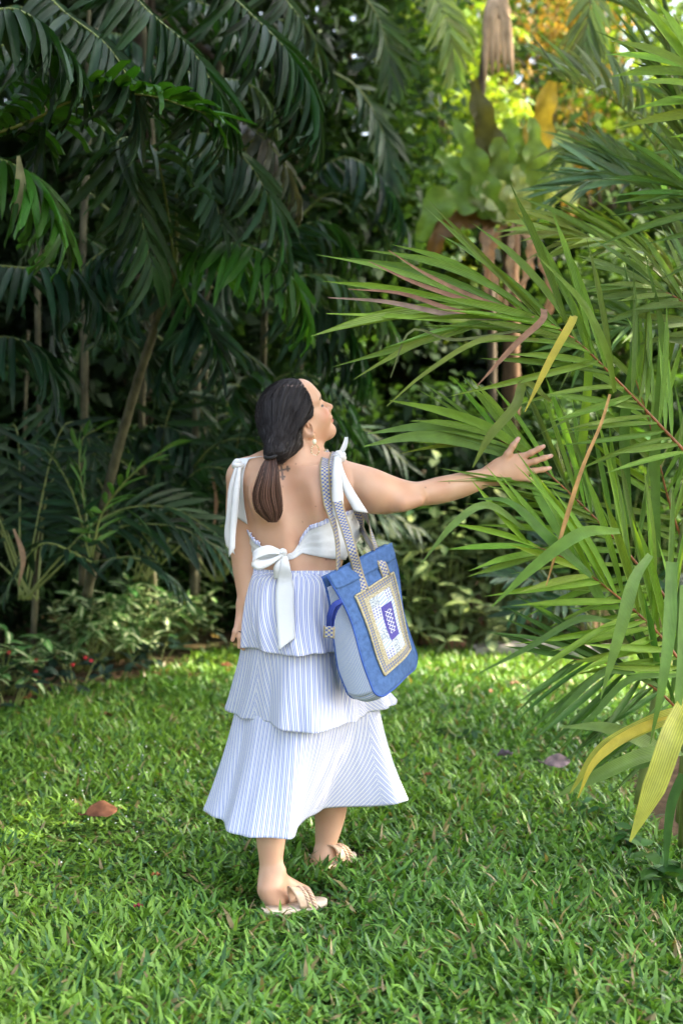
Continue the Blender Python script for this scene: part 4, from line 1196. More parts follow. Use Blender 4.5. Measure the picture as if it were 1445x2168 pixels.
# right ear
for s in (1,):
    e0 = (-.008, .0785, -.056)
    EM = np.stack([nrm(HF + .45 * HR), nrm(HR - .45 * HF), HU])
    body.ell(H(*e0), EM, (.0190, .0070, .0290), .008)
    body.ell(H(e0[0] + .003, e0[1] + .008, e0[2] + .003), EM, (.0120, .0095, .0195), .003, 'sub')
    body.ell(H(e0[0] + .004, e0[1] + .002, e0[2] + .012), EM, (.0030, .0040, .0120), .003)
    body.ell(H(e0[0] + .006, e0[1] + .002, e0[2] - .024), EM, (.0085, .0060, .0095), .006)
EAR = H(-.002, .0855, -.085)

bV, bF = surface(body, (-.42, 4.08, -.01), (.86, 4.86, 1.62), .0030)
# ---- colour print on the skin (tattoo, lips, lashes, brows, nails)
base = np.array([0.0, 0.0, 0.0])
PERSON_AT = np.array([-.10, 4.42, 0.0])
skin = np.tile(np.array([.59, .345, .215]), (len(bV), 1))
hl = head_local(bV)
def blend(mask, col):
    global skin
    skin = skin * (1 - mask[:, None]) + np.asarray(col)[None] * mask[:, None]
near_head = np.linalg.norm(bV - HO, axis=1) < .17
def spot(c, rad, soft=1.0):
    d = np.linalg.norm((hl - np.asarray(c)) / np.asarray(rad), axis=1)
    return np.clip((1.15 - d) / .3 * soft, 0, 1) * near_head
blend(np.clip(1 - np.linalg.norm((hl - [.07, .05, -.045]) / [.04, .04, .03], axis=1), 0, 1) * .55 * near_head, (.62, .20, .14))
blend(spot((.098, 0, -.0800), (.014, .020, .0125)) * .85, (.52, .13, .13))
for s in (-1, 1):
    blend(spot((.0815, s * .030, -.0205), (.016, .0180, .0042)), (.012, .009, .009))
    blend(spot((.070, s * .048, -.018), (.010, .008, .0040)), (.012, .009, .009))
    blend(spot((.086, s * .024, .0060), (.022, .016, .0048)) * .85, (.05, .03, .022))
    blend(spot((.070, s * .046, .0055), (.022, .012, .0042)) * .85, (.05, .03, .022))
for c, d, r in nails:
    q = bV - (c + np.array([0, -r * .9, 0]))
    m = (np.linalg.norm(q, axis=1) < r * 1.15)
    blend(m.astype(float) * .75, (.74, .44, .38))
# tattoo: a fleury cross
vd = bV - np.array([0, 0, CAM_H])
dep = vd[:, 1] * _cp - vd[:, 2] * _sp
ppx = 722.5 + FPX * vd[:, 0] / dep
ppy = 1084 - FPX * (vd[:, 1] * _sp + vd[:, 2] * _cp) / dep
tm = np.zeros(len(bV))
def stroke(x0, y0, x1, y1, w):
    global tm
    t = np.clip(((ppx - x0) * (x1 - x0) + (ppy - y0) * (y1 - y0)) / ((x1 - x0) ** 2 + (y1 - y0) ** 2), 0, 1)
    d = np.hypot(ppx - x0 - t * (x1 - x0), ppy - y0 - t * (y1 - y0))
    tm = np.maximum(tm, np.clip((w + .8 - d) / 1.4, 0, 1))
stroke(594, 981, 599, 1014, 2.0); stroke(583, 998, 611, 992, 2.0)
for x, y in ((594, 980), (590, 984), (598, 983), (612, 992), (608, 988), (609, 996), (598, 1014), (595, 1010), (602, 1009), (597, 994)):
    stroke(x, y, x + .1, y, 2.3)
blend(tm * (bV[:, 1] < 4.40) * (ppy < 1030) * .88, (.085, .075, .07))

for mx, my, mr in ((626, 982, 1.3), (598, 1030, 1.0), (900, 1032, 1.2), (950, 1022, 1.3), (668, 1072, 1.0), (640, 1105, .9), (690, 1185, 1.0), (560, 1040, 1.0), (665, 916, 1.3)):
    blend(np.clip((mr + 1.2 - np.hypot(ppx - mx, ppy - my)) / 1.5, 0, 1) * (bV[:, 1] < 4.46) * .55, (.12, .06, .04))
skin = skin * (1 + .20 * (vnoise(bV[:, 0] * 5 + bV[:, 1] * 3, bV[:, 2] * 5, 4.0, 41) - .5)[:, None] * np.array([.6, 1.2, 1.4]))
def skin_mat():
    m, nt, out = new_mat('skin')
    N = NT(nt)
    c = N.node('ShaderNodeAttribute', attribute_name='Col').outputs['Color']
    o = N.coord('Object')
    n1 = N.noise(o, 9, 4); n2 = N.noise(o, 420, 2)
    c = N.mix(.22, c, N.mix(1.0, c, N.ramp(n1, [(.3, (.72, .62, .55)), (.7, (1.22, 1.25, 1.25))]), 'MULTIPLY'))
    b = N.principled(out, c, N.ramp(n1, [(.3, .38), (.7, .54)]), .45, N.bump(n2, .16, .002), Subsurface_Weight=.12, Subsurface_Scale=.02)
    b.inputs['Subsurface Radius'].default_value = (1.0, .35, .2)
    return m
M['skin'] = skin_mat()
person = add('person', mesh_np('person', bV - PERSON_AT, bF, [M['skin']], True, col=skin))
person.location = PERSON_AT
tag(person, 'woman in a striped blue and white skirt seen from behind, reaching to palm leaves', 'person')
PM = off(person)
def wear(name, me, parent=None):
    o = add(name, me, parent or person, PM if parent is None else Matrix())
    return o

def cast(pts, direction, offset, dist=.6, body=body):
    """March along a direction until the skin (plus offset) is met."""
    p = np.array(pts, float); d = np.asarray(direction, float)
    best, bp = np.full(len(p), 9.0), p.copy()
    t = np.zeros(len(p))
    for _ in range(60):
        q = p + d * t[:, None]
        s = body(q) - offset
        up = s < best
        best[up], bp[up] = s[up], q[up]
        t = np.where(s > 5e-4, t + np.clip(s * .9, .0008, .05), t)
        if (t > dist).all(): break
    return bp

def on_body(px, py, offset, y0=4.0):
    a = np.stack([P(x, y, y0) for x, y in zip(np.ravel(px), np.ravel(py))])
    d = a - np.array([0, 0, CAM_H]); d /= np.linalg.norm(d, axis=1)[:, None]
    return cast(a, d, np.ravel(offset), .85)

def strip_px(edge_a, edge_b, n, m, offset=.004, wob=0.0):
    """Cloth laid on her body between two outlines measured in the photograph."""
    A, B = spline(edge_a, n), spline(edge_b, n)
    t = np.linspace(0, 1, m)[None, :, None]
    g = A[:, None] * (1 - t) + B[:, None] * t
    q = on_body(g[..., 0], g[..., 1], offset)
    return q.reshape(n, m, 3)

def cloth_mesh(name, g, mat, uv=None):
    n, m = g.shape[:2]
    return mesh_np(name, g.reshape(-1, 3), grid_faces(n, m), [mat], True, uv=uv)

def thicken(o, t=.0016):
    s = o.modifiers.new('cloth', 'SOLIDIFY'); s.thickness = t; s.offset = 0
    return o

def ribbon(path, side, width, m=5, cup=0.0, nrmv=None):
    """Ribbon grid along a path, with side vectors and widths."""
    path = np.asarray(path, float); n = len(path)
    side = np.asarray(side, float)
    if side.ndim == 1: side = np.tile(side, (n, 1))
    side = side / (np.linalg.norm(side, axis=1)[:, None] + 1e-9)
    w = np.broadcast_to(width, (n,))
    t = np.linspace(-.5, .5, m)
    g = path[:, None] + side[:, None] * (w[:, None] * t[None])[..., None]
    if cup:
        T = np.gradient(path, axis=0)
        nv = np.cross(T, side); nv /= np.linalg.norm(nv, axis=1)[:, None] + 1e-9
        g = g + nv[:, None] * (cup * (1 - (2 * t) ** 2))[None, :, None]
    return g

# ---------------------------------------------------------------- cloth materials
def white_cloth():
    m, nt, out = new_mat('white_cotton')
    N = NT(nt)
    o = N.coord('Object')
    n1, n2 = N.noise(o, 26, 3), N.noise(o, 900, 1)
    h = N.math('ADD', n1, N.math('MULTIPLY', n2, .15))
    N.principled(out, (.74, .75, .73), .85, .15, N.bump(h, .5, .005))
    return m
M['white_cloth'] = white_cloth()
def striped_cloth(name='striped_cotton', period=.0162):
    m, nt, out = new_mat(name)
    N = NT(nt)
    uv = N.coord('UV')
    sx = N.node('ShaderNodeSeparateXYZ'); N.link(uv, sx.inputs[0])
    f = N.math('FRACT', N.math('DIVIDE', sx.outputs[0], period))
    def line(c, w):
        d = N.math('ABSOLUTE', N.math('SUBTRACT', f, c))
        return N.ramp(d, [(w * .6, 1.0), (w, 0.0)])
    s = N.math('MAXIMUM', line(.30, .085), line(.64, .085))
    c = N.mix(s, (.76, .77, .81), (.18, .25, .64))
    o = N.coord('Object')
    n1 = N.noise(o, 22, 3); n2 = N.noise(o, 700, 1)
    N.principled(out, c, .85, .15, N.bump(N.math('ADD', n1, N.math('MULTIPLY', n2, .12)), .22, .006))
    return m
M['striped'] = striped_cloth()

# ---------------------------------------------------------------- hair
hair = Field()
hair.ell(H(-.016, 0, .014), HM, (.0970, .0800, .0870), .02)
hair.ell(H(-.045, 0, -.025), HM, (.066, .074, .080), .05)
TIE = P(573, 966, 4.262)
hair.cone(H(-.050, .000, -.040), TIE + [.014, .032, .012], .066, .024, .06)
hair.cone(H(-.052, .036, -.060), TIE + [.020, .034, .016], .040, .026, .06)
def hairline(p):
    q = head_local(p)
    f, r, u = q[:, 0], q[:, 1], q[:, 2]
    front = f - (.073 - .19 * np.abs(r) - .05 * np.clip(-u, 0, 1) + .10 * np.clip(u - .04, 0, 1))     # forehead and temple
    ear = np.minimum(f + .020, -(u + .030))
    low = np.where(u < -.030, f + .022, f - .2)
    d1 = front
    d2 = f + .037
    lower = np.clip((-.026 - u) / .014, 0, 1)
    return d1 * (1 - lower) + d2 * lower
hair.put(hairline, HO, .3, .008, 'int')
hV, hF = surface(hair, HO - .22, HO + .22, .0032)
hq = head_local(hV)
# side parting: a pale line from the crown to the forehead
part_d = .60 * np.abs(hq[:, 1] - .044 - .006 * np.sin(hq[:, 0] * 90))
pm = np.clip((.0030 - part_d) / .002, 0, 1) * (hq[:, 2] > .06) * (hq[:, 0] > -.035)
hc = np.tile(np.array([.008, .0065, .006]), (len(hV), 1))
hc = hc * (1 - pm[:, None]) + np.array([.46, .32, .26]) * pm[:, None]

def hair_mat():
    m, nt, out = new_mat('dark_hair')
    N = NT(nt)
    c = N.node('ShaderNodeAttribute', attribute_name='Col').outputs['Color']
    b = N.principled(out, c, .32, .24)
    return m
M['hair'] = hair_mat()
hair_o = wear('hair', mesh_np('hair', hV, hF, [M['hair']], True, col=hc))
hair_o['label'] = 'black sleek hair combed back from a side parting'

rs = np.random.default_rng(3)
def strands(starts, ends, mids, f, lift, width, cols, nseg=12):
    S, E, C = (np.asarray(x)[:, None] for x in (starts, ends, mids))
    t = np.linspace(0, 1, nseg)[None, :, None]
    path = (1 - t) ** 2 * S + 2 * t * (1 - t) * C + t * t * E
    k = path.shape[0]
    if f is not None:
        q = path.reshape(-1, 3)
        for _ in range(3):
            q = q - (f(q) - lift)[:, None] * f.grad(q)
        path = q.reshape(k, nseg, 3)
        nv = f.grad(path.reshape(-1, 3)).reshape(k, nseg, 3)
    else:
        nv = np.tile(np.array([0, -1.0, .2]), (k, nseg, 1))
    T = np.gradient(path, axis=1)
    sd = np.cross(T, nv); sd /= np.linalg.norm(sd, axis=2)[..., None] + 1e-9
    tilt = rs.normal(0, .5, (k, 1, 1))
    sd = sd * np.cos(tilt) + nv * np.sin(tilt)
    w = width * (np.sin(np.pi * np.clip(t * .9 + .08, 0, 1)) ** .5)
    V = np.stack([path - sd * w / 2, path + sd * w / 2], 2).reshape(-1, 3)
    i = (np.arange(k)[:, None] * nseg + np.arange(nseg - 1)[None]).ravel() * 2
    F = np.stack([i, i + 1, i + 3, i + 2], 1)
    return V, F, np.repeat(cols, nseg * 2, axis=0)

# strands on the near side: from the parting down and back to the tie
n = 3600
hs = hV[rs.integers(0, len(hV), n * 3)]
q = head_local(hs)
keep = (hair(hs) > -.004) & ~((np.abs(q[:, 1] - .044) < .008) & (q[:, 2] > .07) & (q[:, 0] > -.04))
hs = hs[keep][:n]; q = head_local(hs)
pa = np.stack([np.clip(q[:, 0] + .02, -.09, .052), np.where(q[:, 1] > .044, .050, .038), np.full(len(hs), .09)], 1)
roots = HO + pa @ HM
en = TIE + rs.normal(0, .006, (len(hs), 3)) + [.01, .02, .01]
V, F, C = strands(hs * .5 + roots * .5, en, hs + .02 * HR * np.sign(q[:, 1] - .044)[:, None] - .03 * HF, hair, .0012,
                  .0014, np.array([.010, .008, .0075]) * rs.uniform(.4, 2.2, (len(hs), 1)), 14)
wear('hair_strands', mesh_np('hair_strands', V, F, [M['hair']], True, col=C), hair_o)
hair_o.children[0]['kind'] = 'stuff'
# loose flyaway hairs
nfl = 70
hs = hV[rs.integers(0, len(hV), nfl)]
gv = hair.grad(hs)
fw = []
for k in range(nfl):
    d0 = nrm(gv[k] * .5 + rs.normal(0, .6, 3) + np.array([-.2, 0, .1])); L_ = rs.uniform(.015, .045)
    fw.append([hs[k], hs[k] + d0 * L_ * .5 + gv[k] * .004, hs[k] + d0 * L_ + np.array([0, 0, -.006])])
fw = np.array(fw)
rs2 = rs
V, F, C = strands(fw[:, 0], fw[:, 2], fw[:, 1], None, 0, .0007, np.tile([.010, .008, .0075], (nfl, 1)), 8)
fly = wear('flyaway_hairs', mesh_np('flyaway_hairs', V, F, [M['hair']], True, col=C), hair_o); fly['kind'] = 'stuff'
# ponytail
PT = spline([TIE, P(569, 1000, 4.25), P(564, 1045, 4.255), P(570, 1085, 4.262), P(578, 1106, 4.268)], 12)
pw = np.interp(np.linspace(0, 1, 12), [0, .15, .5, .8, 1], [.011, .026, .045, .042, .016])
n = 1500
ang, rad = rs.uniform(0, 2 * np.pi, n), np.sqrt(rs.uniform(0, 1, n))
cut = rs.uniform(.80, 1.03, n)
tt = np.linspace(0, 1, 12)
allp = []
for k in range(n):
    s = np.clip(tt * cut[k], 0, 1)
    c = np.stack([np.interp(s, tt, PT[:, j]) for j in range(3)], 1)
    w = np.interp(s, tt, pw)
    wav = .004 * np.sin(s * 9 + ang[k] * 1.3)
    allp.append(c + np.outer(w * rad[k] * np.cos(ang[k]) + wav * s, [1, 0, 0]) + np.outer(w * .55 * rad[k] * np.sin(ang[k]), [0, 1, 0]))
path = np.stack(allp)
T = np.gradient(path, axis=1)
sd = np.cross(T, np.array([0, -1.0, 0])); sd /= np.linalg.norm(sd, axis=2)[..., None]
tl = rs.normal(0, .6, (n, 1, 1)); sd = sd * np.cos(tl) + np.array([0, -1.0, 0]) * np.sin(tl)
w = .0024 * np.interp(tt, [0, .2, .85, 1], [.6, 1, 1, .25])[None, :, None]
V = np.stack([path - sd * w / 2, path + sd * w / 2], 2).reshape(-1, 3)
i = (np.arange(n)[:, None] * 12 + np.arange(11)[None]).ravel() * 2
F = np.stack([i, i + 1, i + 3, i + 2], 1)
tone = np.array([.034, .018, .012]) + np.outer(rs.uniform(0, 1, n) ** 1.6, [.17, .092, .066])
grow = np.interp(tt, [0, .25, 1], [.55, 1.0, 1.0])[None, :, None]
C = np.repeat((tone[:, None] * grow).reshape(-1, 3), 2, axis=0)
pony = wear('ponytail', mesh_np('ponytail', V, F, [M['hair']], True, col=C))
pony['label'] = 'brown ponytail hanging between the shoulder blades'
a = np.linspace(0, 2 * np.pi, 20)
ringp = TIE + np.outer(np.cos(a), [.017, 0, .003]) + np.outer(np.sin(a), [0, .015, .004])
V, F = tube(ringp, .0052, 8)
wear('hair_tie', mesh_np('hair_tie', V, F, [plain('black_elastic', (.01, .01, .01), .7)]))

# ---------------------------------------------------------------- white tied top
def trunk_pt(phi, z, offset):
    """Point on her trunk; phi 0 is the middle of the back, 90 her right side."""
    cx, a, b = trunk_axis(z)
    dirs = np.sin(phi)[:, None] * W_AX - np.cos(phi)[:, None] * N_AX
    c = np.stack([cx, np.full(len(z), YT), z], 1)
    return cast(c + dirs * .30, -dirs, offset, .3, torso)
def zy(y, Y=4.31): return np.array([P(640, v, Y)[2] for v in np.ravel(y)])
phs = np.radians(np.linspace(-180, 180, 145))
kp = np.radians([-180, -120, -90, -70, -52, -32, -10, 6, 12, 22, 36, 60, 90, 120, 180])
top_y = np.interp(phs, kp, [1090, 1086, 1090, 1118, 1150, 1166, 1176, 1170, 1158, 1140, 1118, 1096, 1088, 1086, 1090])
bot_y = np.interp(phs, kp, [1195, 1195, 1193, 1196, 1200, 1192, 1188, 1184, 1180, 1172, 1176, 1184, 1190, 1195, 1195])
rows = 13
zt, zb = zy(top_y), zy(bot_y)
g = []
for k in range(rows):
    f = k / (rows - 1)
    z = zt * (1 - f) + zb * f
    g.append(trunk_pt(phs, z, .0045 + .0010 * math.sin(k * 2.1)))
g = np.stack(g)
top = wear('top', cloth_mesh('top', g, M['white_cloth']))
top['label'] = 'white sleeveless top tied at the back'
thicken(top, .002)
# striped frill along the upper edge
def frill(name, pa, pb, n=60, amp=.004, depth=.018):
    e = spline(np.stack([pa, pb], 0) if np.ndim(pa) == 1 else pa, n)
    return e
def frill_on(name, sel, out=.014):
    E = g[0][sel]
    n = 90
    E = spline(E, n)
    s = np.linspace(0, 1, n)
    wv = .0045 * np.sin(s * 120) + .003 * np.sin(s * 57 + 1)
    nvec = torso.grad(E)
    rowsF = []
    for k in range(5):
        f = k / 4
        rowsF.append(E + nvec * (.003 + wv[:, None] * f) + np.outer(np.full(n, out * f - .004), [0, 0, 1]))
    G5 = np.stack(rowsF)
    u = np.cumsum(np.full(n, .0048))
    uv = np.stack([np.tile(u, 5), np.repeat(np.arange(5) * .01, n)], 1)
    o = wear(name, cloth_mesh(name, G5, M['striped'], uv), top)
    return thicken(o, .001)
def sel(a, b): return (phs > math.radians(a)) & (phs < math.radians(b))
frill_on('frill', sel(-100, -42)); frill_on('frill', sel(13, 110))
# straps on the back, tied at the shoulders
def strap(name, A, B, n=26, m=7, offs=.006):
    o = wear(name, cloth_mesh(name, strip_px(A, B, n, m, offs), M['white_cloth']), top)
    return thicken(o, .002)
strap('strap', [(498, 972), (503, 985), (507, 1020), (505, 1060), (500, 1095)], [(556, 966), (528, 972), (515, 1010), (516, 1060), (524, 1110)])
def knot(name, c, s=1.0, seed=0):
    """A tied knot: two crossing folded loops in one crumpled lump."""
    B = Bag()
    r = np.random.default_rng(seed)
    for k in range(4):
        a = r.uniform(0, 2 * np.pi); t = np.linspace(0, 2 * np.pi, 20)
        ax1, ax2 = nrm(r.normal(0, 1, 3)), nrm(r.normal(0, 1, 3))
        ax2 = nrm(ax2 - ax1 * (ax1 @ ax2))
        p = np.asarray(c) + s * (.011 * np.outer(np.cos(t), ax1) + .009 * np.outer(np.sin(t), ax2))
        V, F = tube(p, .0085 * s * (1 + .18 * np.sin(t * 3 + k)), 8, flat=.8)
        B.put(V, F)
    return wear(name, B.mesh(name, [M['white_cloth']]), top)
KL, KR = P(503, 984, 4.345), P(719, 966, 4.345)
knot('knot', KL, 1.05, 1); knot('knot', KR, 1.15, 5)
def tail(name, pts, widths, m=5, cup=.004, tip=0.0, n=22, side=(1, 0, 0), fold=0.0):
    p = spline([P(*q) for q in pts], n)
    w = np.interp(np.linspace(0, 1, n), np.linspace(0, 1, len(widths)), widths)
    sd = np.tile(np.asarray(side, float), (n, 1))
    sd[:, 1] += fold * np.sin(np.linspace(0, 3, n))
    gr = ribbon(p, sd, w, m, cup)
    if tip:                                                  # slanted cut at the end
        T = nrm(p[-1] - p[-3])
        sh = np.linspace(-.5, .5, m) * tip
        k = np.clip((np.arange(n) - n * .6) / (n * .4), 0, 1)
        gr = gr + (k[:, None] * sh[None])[..., None] * T
    return thicken(wear(name, cloth_mesh(name, gr, M['white_cloth']), top), .0016)
tail('strap_tail', [(500, 990, 4.335), (491, 1030, 4.33), (486, 1090, 4.33), (483, 1135, 4.335), (488, 1165, 4.335)], [.010, .020, .020, .020, .020], tip=.03)
tail('strap_tail', [(507, 990, 4.325), (501, 1030, 4.315), (497, 1080, 4.31), (492, 1130, 4.31), (491, 1170, 4.312)], [.010, .020, .022, .020, .018], tip=-.03)
tail('strap_tail', [(722, 958, 4.34), (728, 946, 4.335), (731, 936, 4.335), (733, 925, 4.338)], [.016, .017, .013, .008], n=12, cup=.006)
tail('strap_tail', [(712, 968, 4.30), (712, 1000, 4.275), (714, 1040, 4.268), (716, 1092, 4.268)], [.016, .028, .034, .032], tip=-.035)
tail('strap_tail', [(716, 972, 4.31), (722, 1005, 4.285), (738, 1040, 4.275), (764, 1084, 4.272)], [.014, .024, .030, .034], tip=.02, side=(1, 0, .35))
# band tie: loop, knot and long hanging tail
BK = P(597, 1172, 4.292)
knot('knot', BK, .95, 9)
gr = spline([P(597, 1170, 4.282), P(570, 1164, 4.262), P(544, 1172, 4.258), P(533, 1184, 4.268), P(546, 1196, 4.262), P(572, 1190, 4.268), P(596, 1176, 4.282)], 30)
gr = ribbon(gr, (.10, .25, 1), np.interp(np.linspace(0, 1, 30), [0, .25, .5, .75, 1], [.012, .030, .034, .026, .012]), 5, .004)
thicken(wear('bow_loop', cloth_mesh('bow_loop', gr, M['white_cloth']), top), .0016)

# ---------------------------------------------------------------- three-tiered skirt
CX, CY = -.135, YT
def ell_ring(cx, cyy, a, b, z, n):
    t = np.linspace(0, 2 * np.pi, n, endpoint=False)
    return np.stack([cx - a * np.cos(t), cyy - b * np.sin(t), np.full(n, z)], 1)
def hem_ring(pts, n):
    """Closed hem resampled by angle so that it lines up with the waist ring."""
    c = spline(pts, 720, True)
    return c
def by_angle(c, cx, cyy, n):
    ang = np.mod(np.arctan2(-(c[:, 1] - cyy), -(c[:, 0] - cx)), 2 * np.pi)
    ang = np.unwrap(np.arctan2(-(c[:, 1] - cyy), -(c[:, 0] - cx)))
    if ang[-1] < ang[0]: ang, c = ang[::-1], c[::-1]
    L = np.concatenate([[0], np.cumsum(np.linalg.norm(np.diff(c, axis=0), axis=1))])
    return c
NSK = 360
def align(c, start, n):
    """Roll a closed curve so that it starts near `start` and runs along the near side first."""
    k = np.argmin(np.linalg.norm(c[:, :2] - np.asarray(start)[:2], axis=1))
    c = np.roll(c, -k, axis=0)
    if c[len(c) // 4, 1] > c[3 * len(c) // 4, 1]: c = np.roll(c[::-1], 1, axis=0)
    L = np.concatenate([[0], np.cumsum(np.linalg.norm(np.diff(np.vstack([c, c[:1]]), axis=0), axis=1))])
    s = np.linspace(0, L[-1], n, endpoint=False)
    cc = np.vstack([c, c[:1]])
    return np.stack([np.interp(s, L, cc[:, j]) for j in range(3)], 1), L[-1]
def ring3(pts, z, n=NSK):
    p = [(x, y, z if len(q) < 1 else q[0]) for x, y, *q in pts]
    c = spline(p, 900, True)
    left = c[np.argmin(c[:, 0])]
    return align(c, left, n)
_ph = np.linspace(-np.pi, np.pi, 240, endpoint=False)
_wp = trunk_pt(_ph, np.full(240, .985), .010); _wp[:, 2] = .992
waist, _ = align(_wp, _wp[np.argmin(_wp[:, 0])], NSK)
hip, _ = align(ell_ring(-.130, YT, .178, .160, .86, 400), (-.4, YT), NSK)
hem1, L1 = ring3([(-.312, 4.39), (-.285, 4.335), (-.239, 4.285), (-.172, 4.222), (-.115, 4.195), (-.058, 4.222), (-.028, 4.262), (.0, 4.275), (.04, 4.315), (.082, 4.40), (.095, 4.50), (.05, 4.60), (-.10, 4.655), (-.25, 4.60), (-.31, 4.47)], .755)
hem2, L2 = ring3([(-.360, 4.50), (-.325, 4.42), (-.285, 4.362), (-.240, 4.31), (-.171, 4.215), (-.086, 4.165), (-.02, 4.21), (.022, 4.28), (.05, 4.38), (.085, 4.45), (.140, 4.50), (.180, 4.62), (.14, 4.73), (.02, 4.79), (-.15, 4.79), (-.30, 4.70), (-.355, 4.59)], .53)
hem3, L3 = ring3([(-.425, 4.40), (-.365, 4.297), (-.286, 4.155), (-.222, 4.12), (-.167, 4.112), (-.141, 4.14), (-.131, 4.27), (-.105, 4.365), (-.048, 4.43), (.019, 4.485), (.10, 4.50), (.186, 4.50, .225), (.20, 4.58, .215), (.12, 4.74, .195), (-.06, 4.82, .20), (-.27, 4.72), (-.41, 4.52)], .222)
def tier(name, rings, L, nrow=40, folds=(), amp=.01, seams=(), mids=(None,), ph=0.0, label=None, gather=0.0):
    """Loft through rings (top..hem) with soft folds that deepen towards the hem."""
    R = np.stack(rings)                                     # k,n,3
    k = len(rings)
    s = np.linspace(0, 1, nrow)
    zc = R.mean(1)[:, 2]
    key = (zc[0] - zc) / (zc[0] - zc[-1])
    W = np.empty((nrow, NSK, 3))
    for j in range(3):
        for c in range(NSK):
            W[:, c, j] = np.interp(s, key, R[:, c, j])
    if k == 3:                                              # smooth curve over the hip
        b1 = key[1]
        l0, l1, l2 = (s - b1) * (s - 1) / b1, s * (s - 1) / (b1 * (b1 - 1)), s * (s - b1) / (1 - b1)
        W = l0[:, None, None] * R[0] + l1[:, None, None] * R[1] + l2[:, None, None] * R[2]
    if k == 2:                                              # flare: starts steep, opens out
        f = (.55 * s + .45 * s ** 2)[:, None]
        for j in range(2): W[:, :, j] = R[0, :, j][None] * (1 - f) + R[1, :, j][None] * f
    t = np.arange(NSK) / NSK
    ctr = W.mean(1, keepdims=True)
    rad = W - ctr; rad[..., 2] = 0
    rad /= np.linalg.norm(rad, axis=2)[..., None]
    d = np.zeros((nrow, NSK))
    for fr, a, p in folds:
        d += a * np.sin(2 * np.pi * (fr * t[None] + p + .06 * s[:, None])) * s[:, None] ** .8
    if gather:
        d += gather * np.sin(2 * np.pi * 46 * t + 3 * np.sin(2 * np.pi * 7 * t))[None] * np.exp(-s * 9)[:, None]
    ang = 2 * np.pi * t
    gx_, gy_ = np.cos(ang)[None] * 2.2 + 0 * s[:, None], np.sin(ang)[None] * 2.2 + 0 * s[:, None]
    d += .010 * (vnoise(gx_ * 3 + s[:, None] * .8, gy_ * 3 + ph * 9, 1.0, 31) - .5) * s[:, None] ** .7
    d += .0040 * (vnoise(gx_ * 7 + s[:, None] * 2.5, gy_ * 7 + ph * 5, 1.0, 33) - .5) * (.35 + .65 * s[:, None])
    W = W + rad * d[..., None]
    W[:, :, 2] += (.004 * np.sin(2 * np.pi * (6 * t + ph)))[None] * s[:, None]
    # straight-grain panels: stripes run parallel to each panel's middle and meet at the side seams
    seg = np.linalg.norm(np.diff(np.concatenate([W, W[:, :1]], 1), axis=1), axis=2)
    arc = np.concatenate([np.zeros((nrow, 1)), np.cumsum(seg, 1)[:, :-1]], 1)
    hemx, hemy = W[-1, :, 0], W[-1, :, 1]
    def at_x(x): return int(np.argmin(np.abs(hemx - x) + (hemy > ctr[-1, 0, 1] + .05) * 5))
    u = np.zeros((nrow, NSK))
    cuts = [at_x(x) for x in seams]
    edges = [0] + cuts + [NSK]
    for a_, b_, m_ in zip(edges[:-1], edges[1:], mids):
        mid = at_x(m_) if m_ is not None else (a_ + b_) // 2
        u[:, a_:b_] = arc[:, a_:b_] - arc[:, mid:mid + 1]
    # close the seam with one more column
    W = np.concatenate([W, W[:, :1]], 1); u = np.concatenate([u, u[:, -1:] + seg[:, -1:]], 1)
    uv = np.stack([u, np.tile(s[:, None], (1, NSK + 1))], -1).reshape(-1, 2)
    o = wear(name, cloth_mesh(name, W, M['striped'], uv), skirt)
    if label: o['label'] = label
    thicken(o, .0015)
    return W
skirt = add('skirt', mesh_np('waistband', *(lambda r: (np.concatenate([r + [0, 0, .006], r - [0, 0, .012]]), grid_faces(2, NSK, True)))(waist + 0.0), [M['striped']],
            uv=np.stack([np.tile(np.arange(NSK) / NSK * .8, 2), np.zeros(NSK * 2)], 1)), person, PM)
skirt['label'] = 'blue and white striped skirt in three flounced tiers'
def inner(Wt, z, k=.93):
    """Ring just inside a tier, where the next one is sewn on."""
    W0 = Wt[:, :NSK]
    r = W0[np.argmin(np.abs(W0[:, :, 2].mean(1) - z))].copy()
    c = r.mean(0)
    r[:, :2] = c[:2] + (r[:, :2] - c[:2]) * k
    r[:, 2] = z
    kern = np.hanning(25); kern /= kern.sum()
    return np.stack([np.convolve(np.concatenate([r[-12:, j], r[:, j], r[:12, j]]), kern, 'valid') for j in range(3)], 1)
T1 = tier('upper_tier', [waist, hip, hem1], L1, 44, [(12, .007, .5), (21, .0035, .2), (7, .005, .3)], ph=.6, gather=.005, seams=(.05,), mids=(-.14, None))
T2 = tier('middle_tier', [inner(T1, .80, .92), hem2], L2, 44, [(10, .008, .2), (17, .004, .7), (5, .007, .1)], ph=.3, seams=(-.27, .06), mids=(-.34, -.10, None))
T3 = tier('lower_tier', [inner(T2, .60, .90), hem3], L3, 56, [(9, .010, .1), (16, .004, .4), (5, .007, .6)], seams=(.135,), mids=(-.20, None))

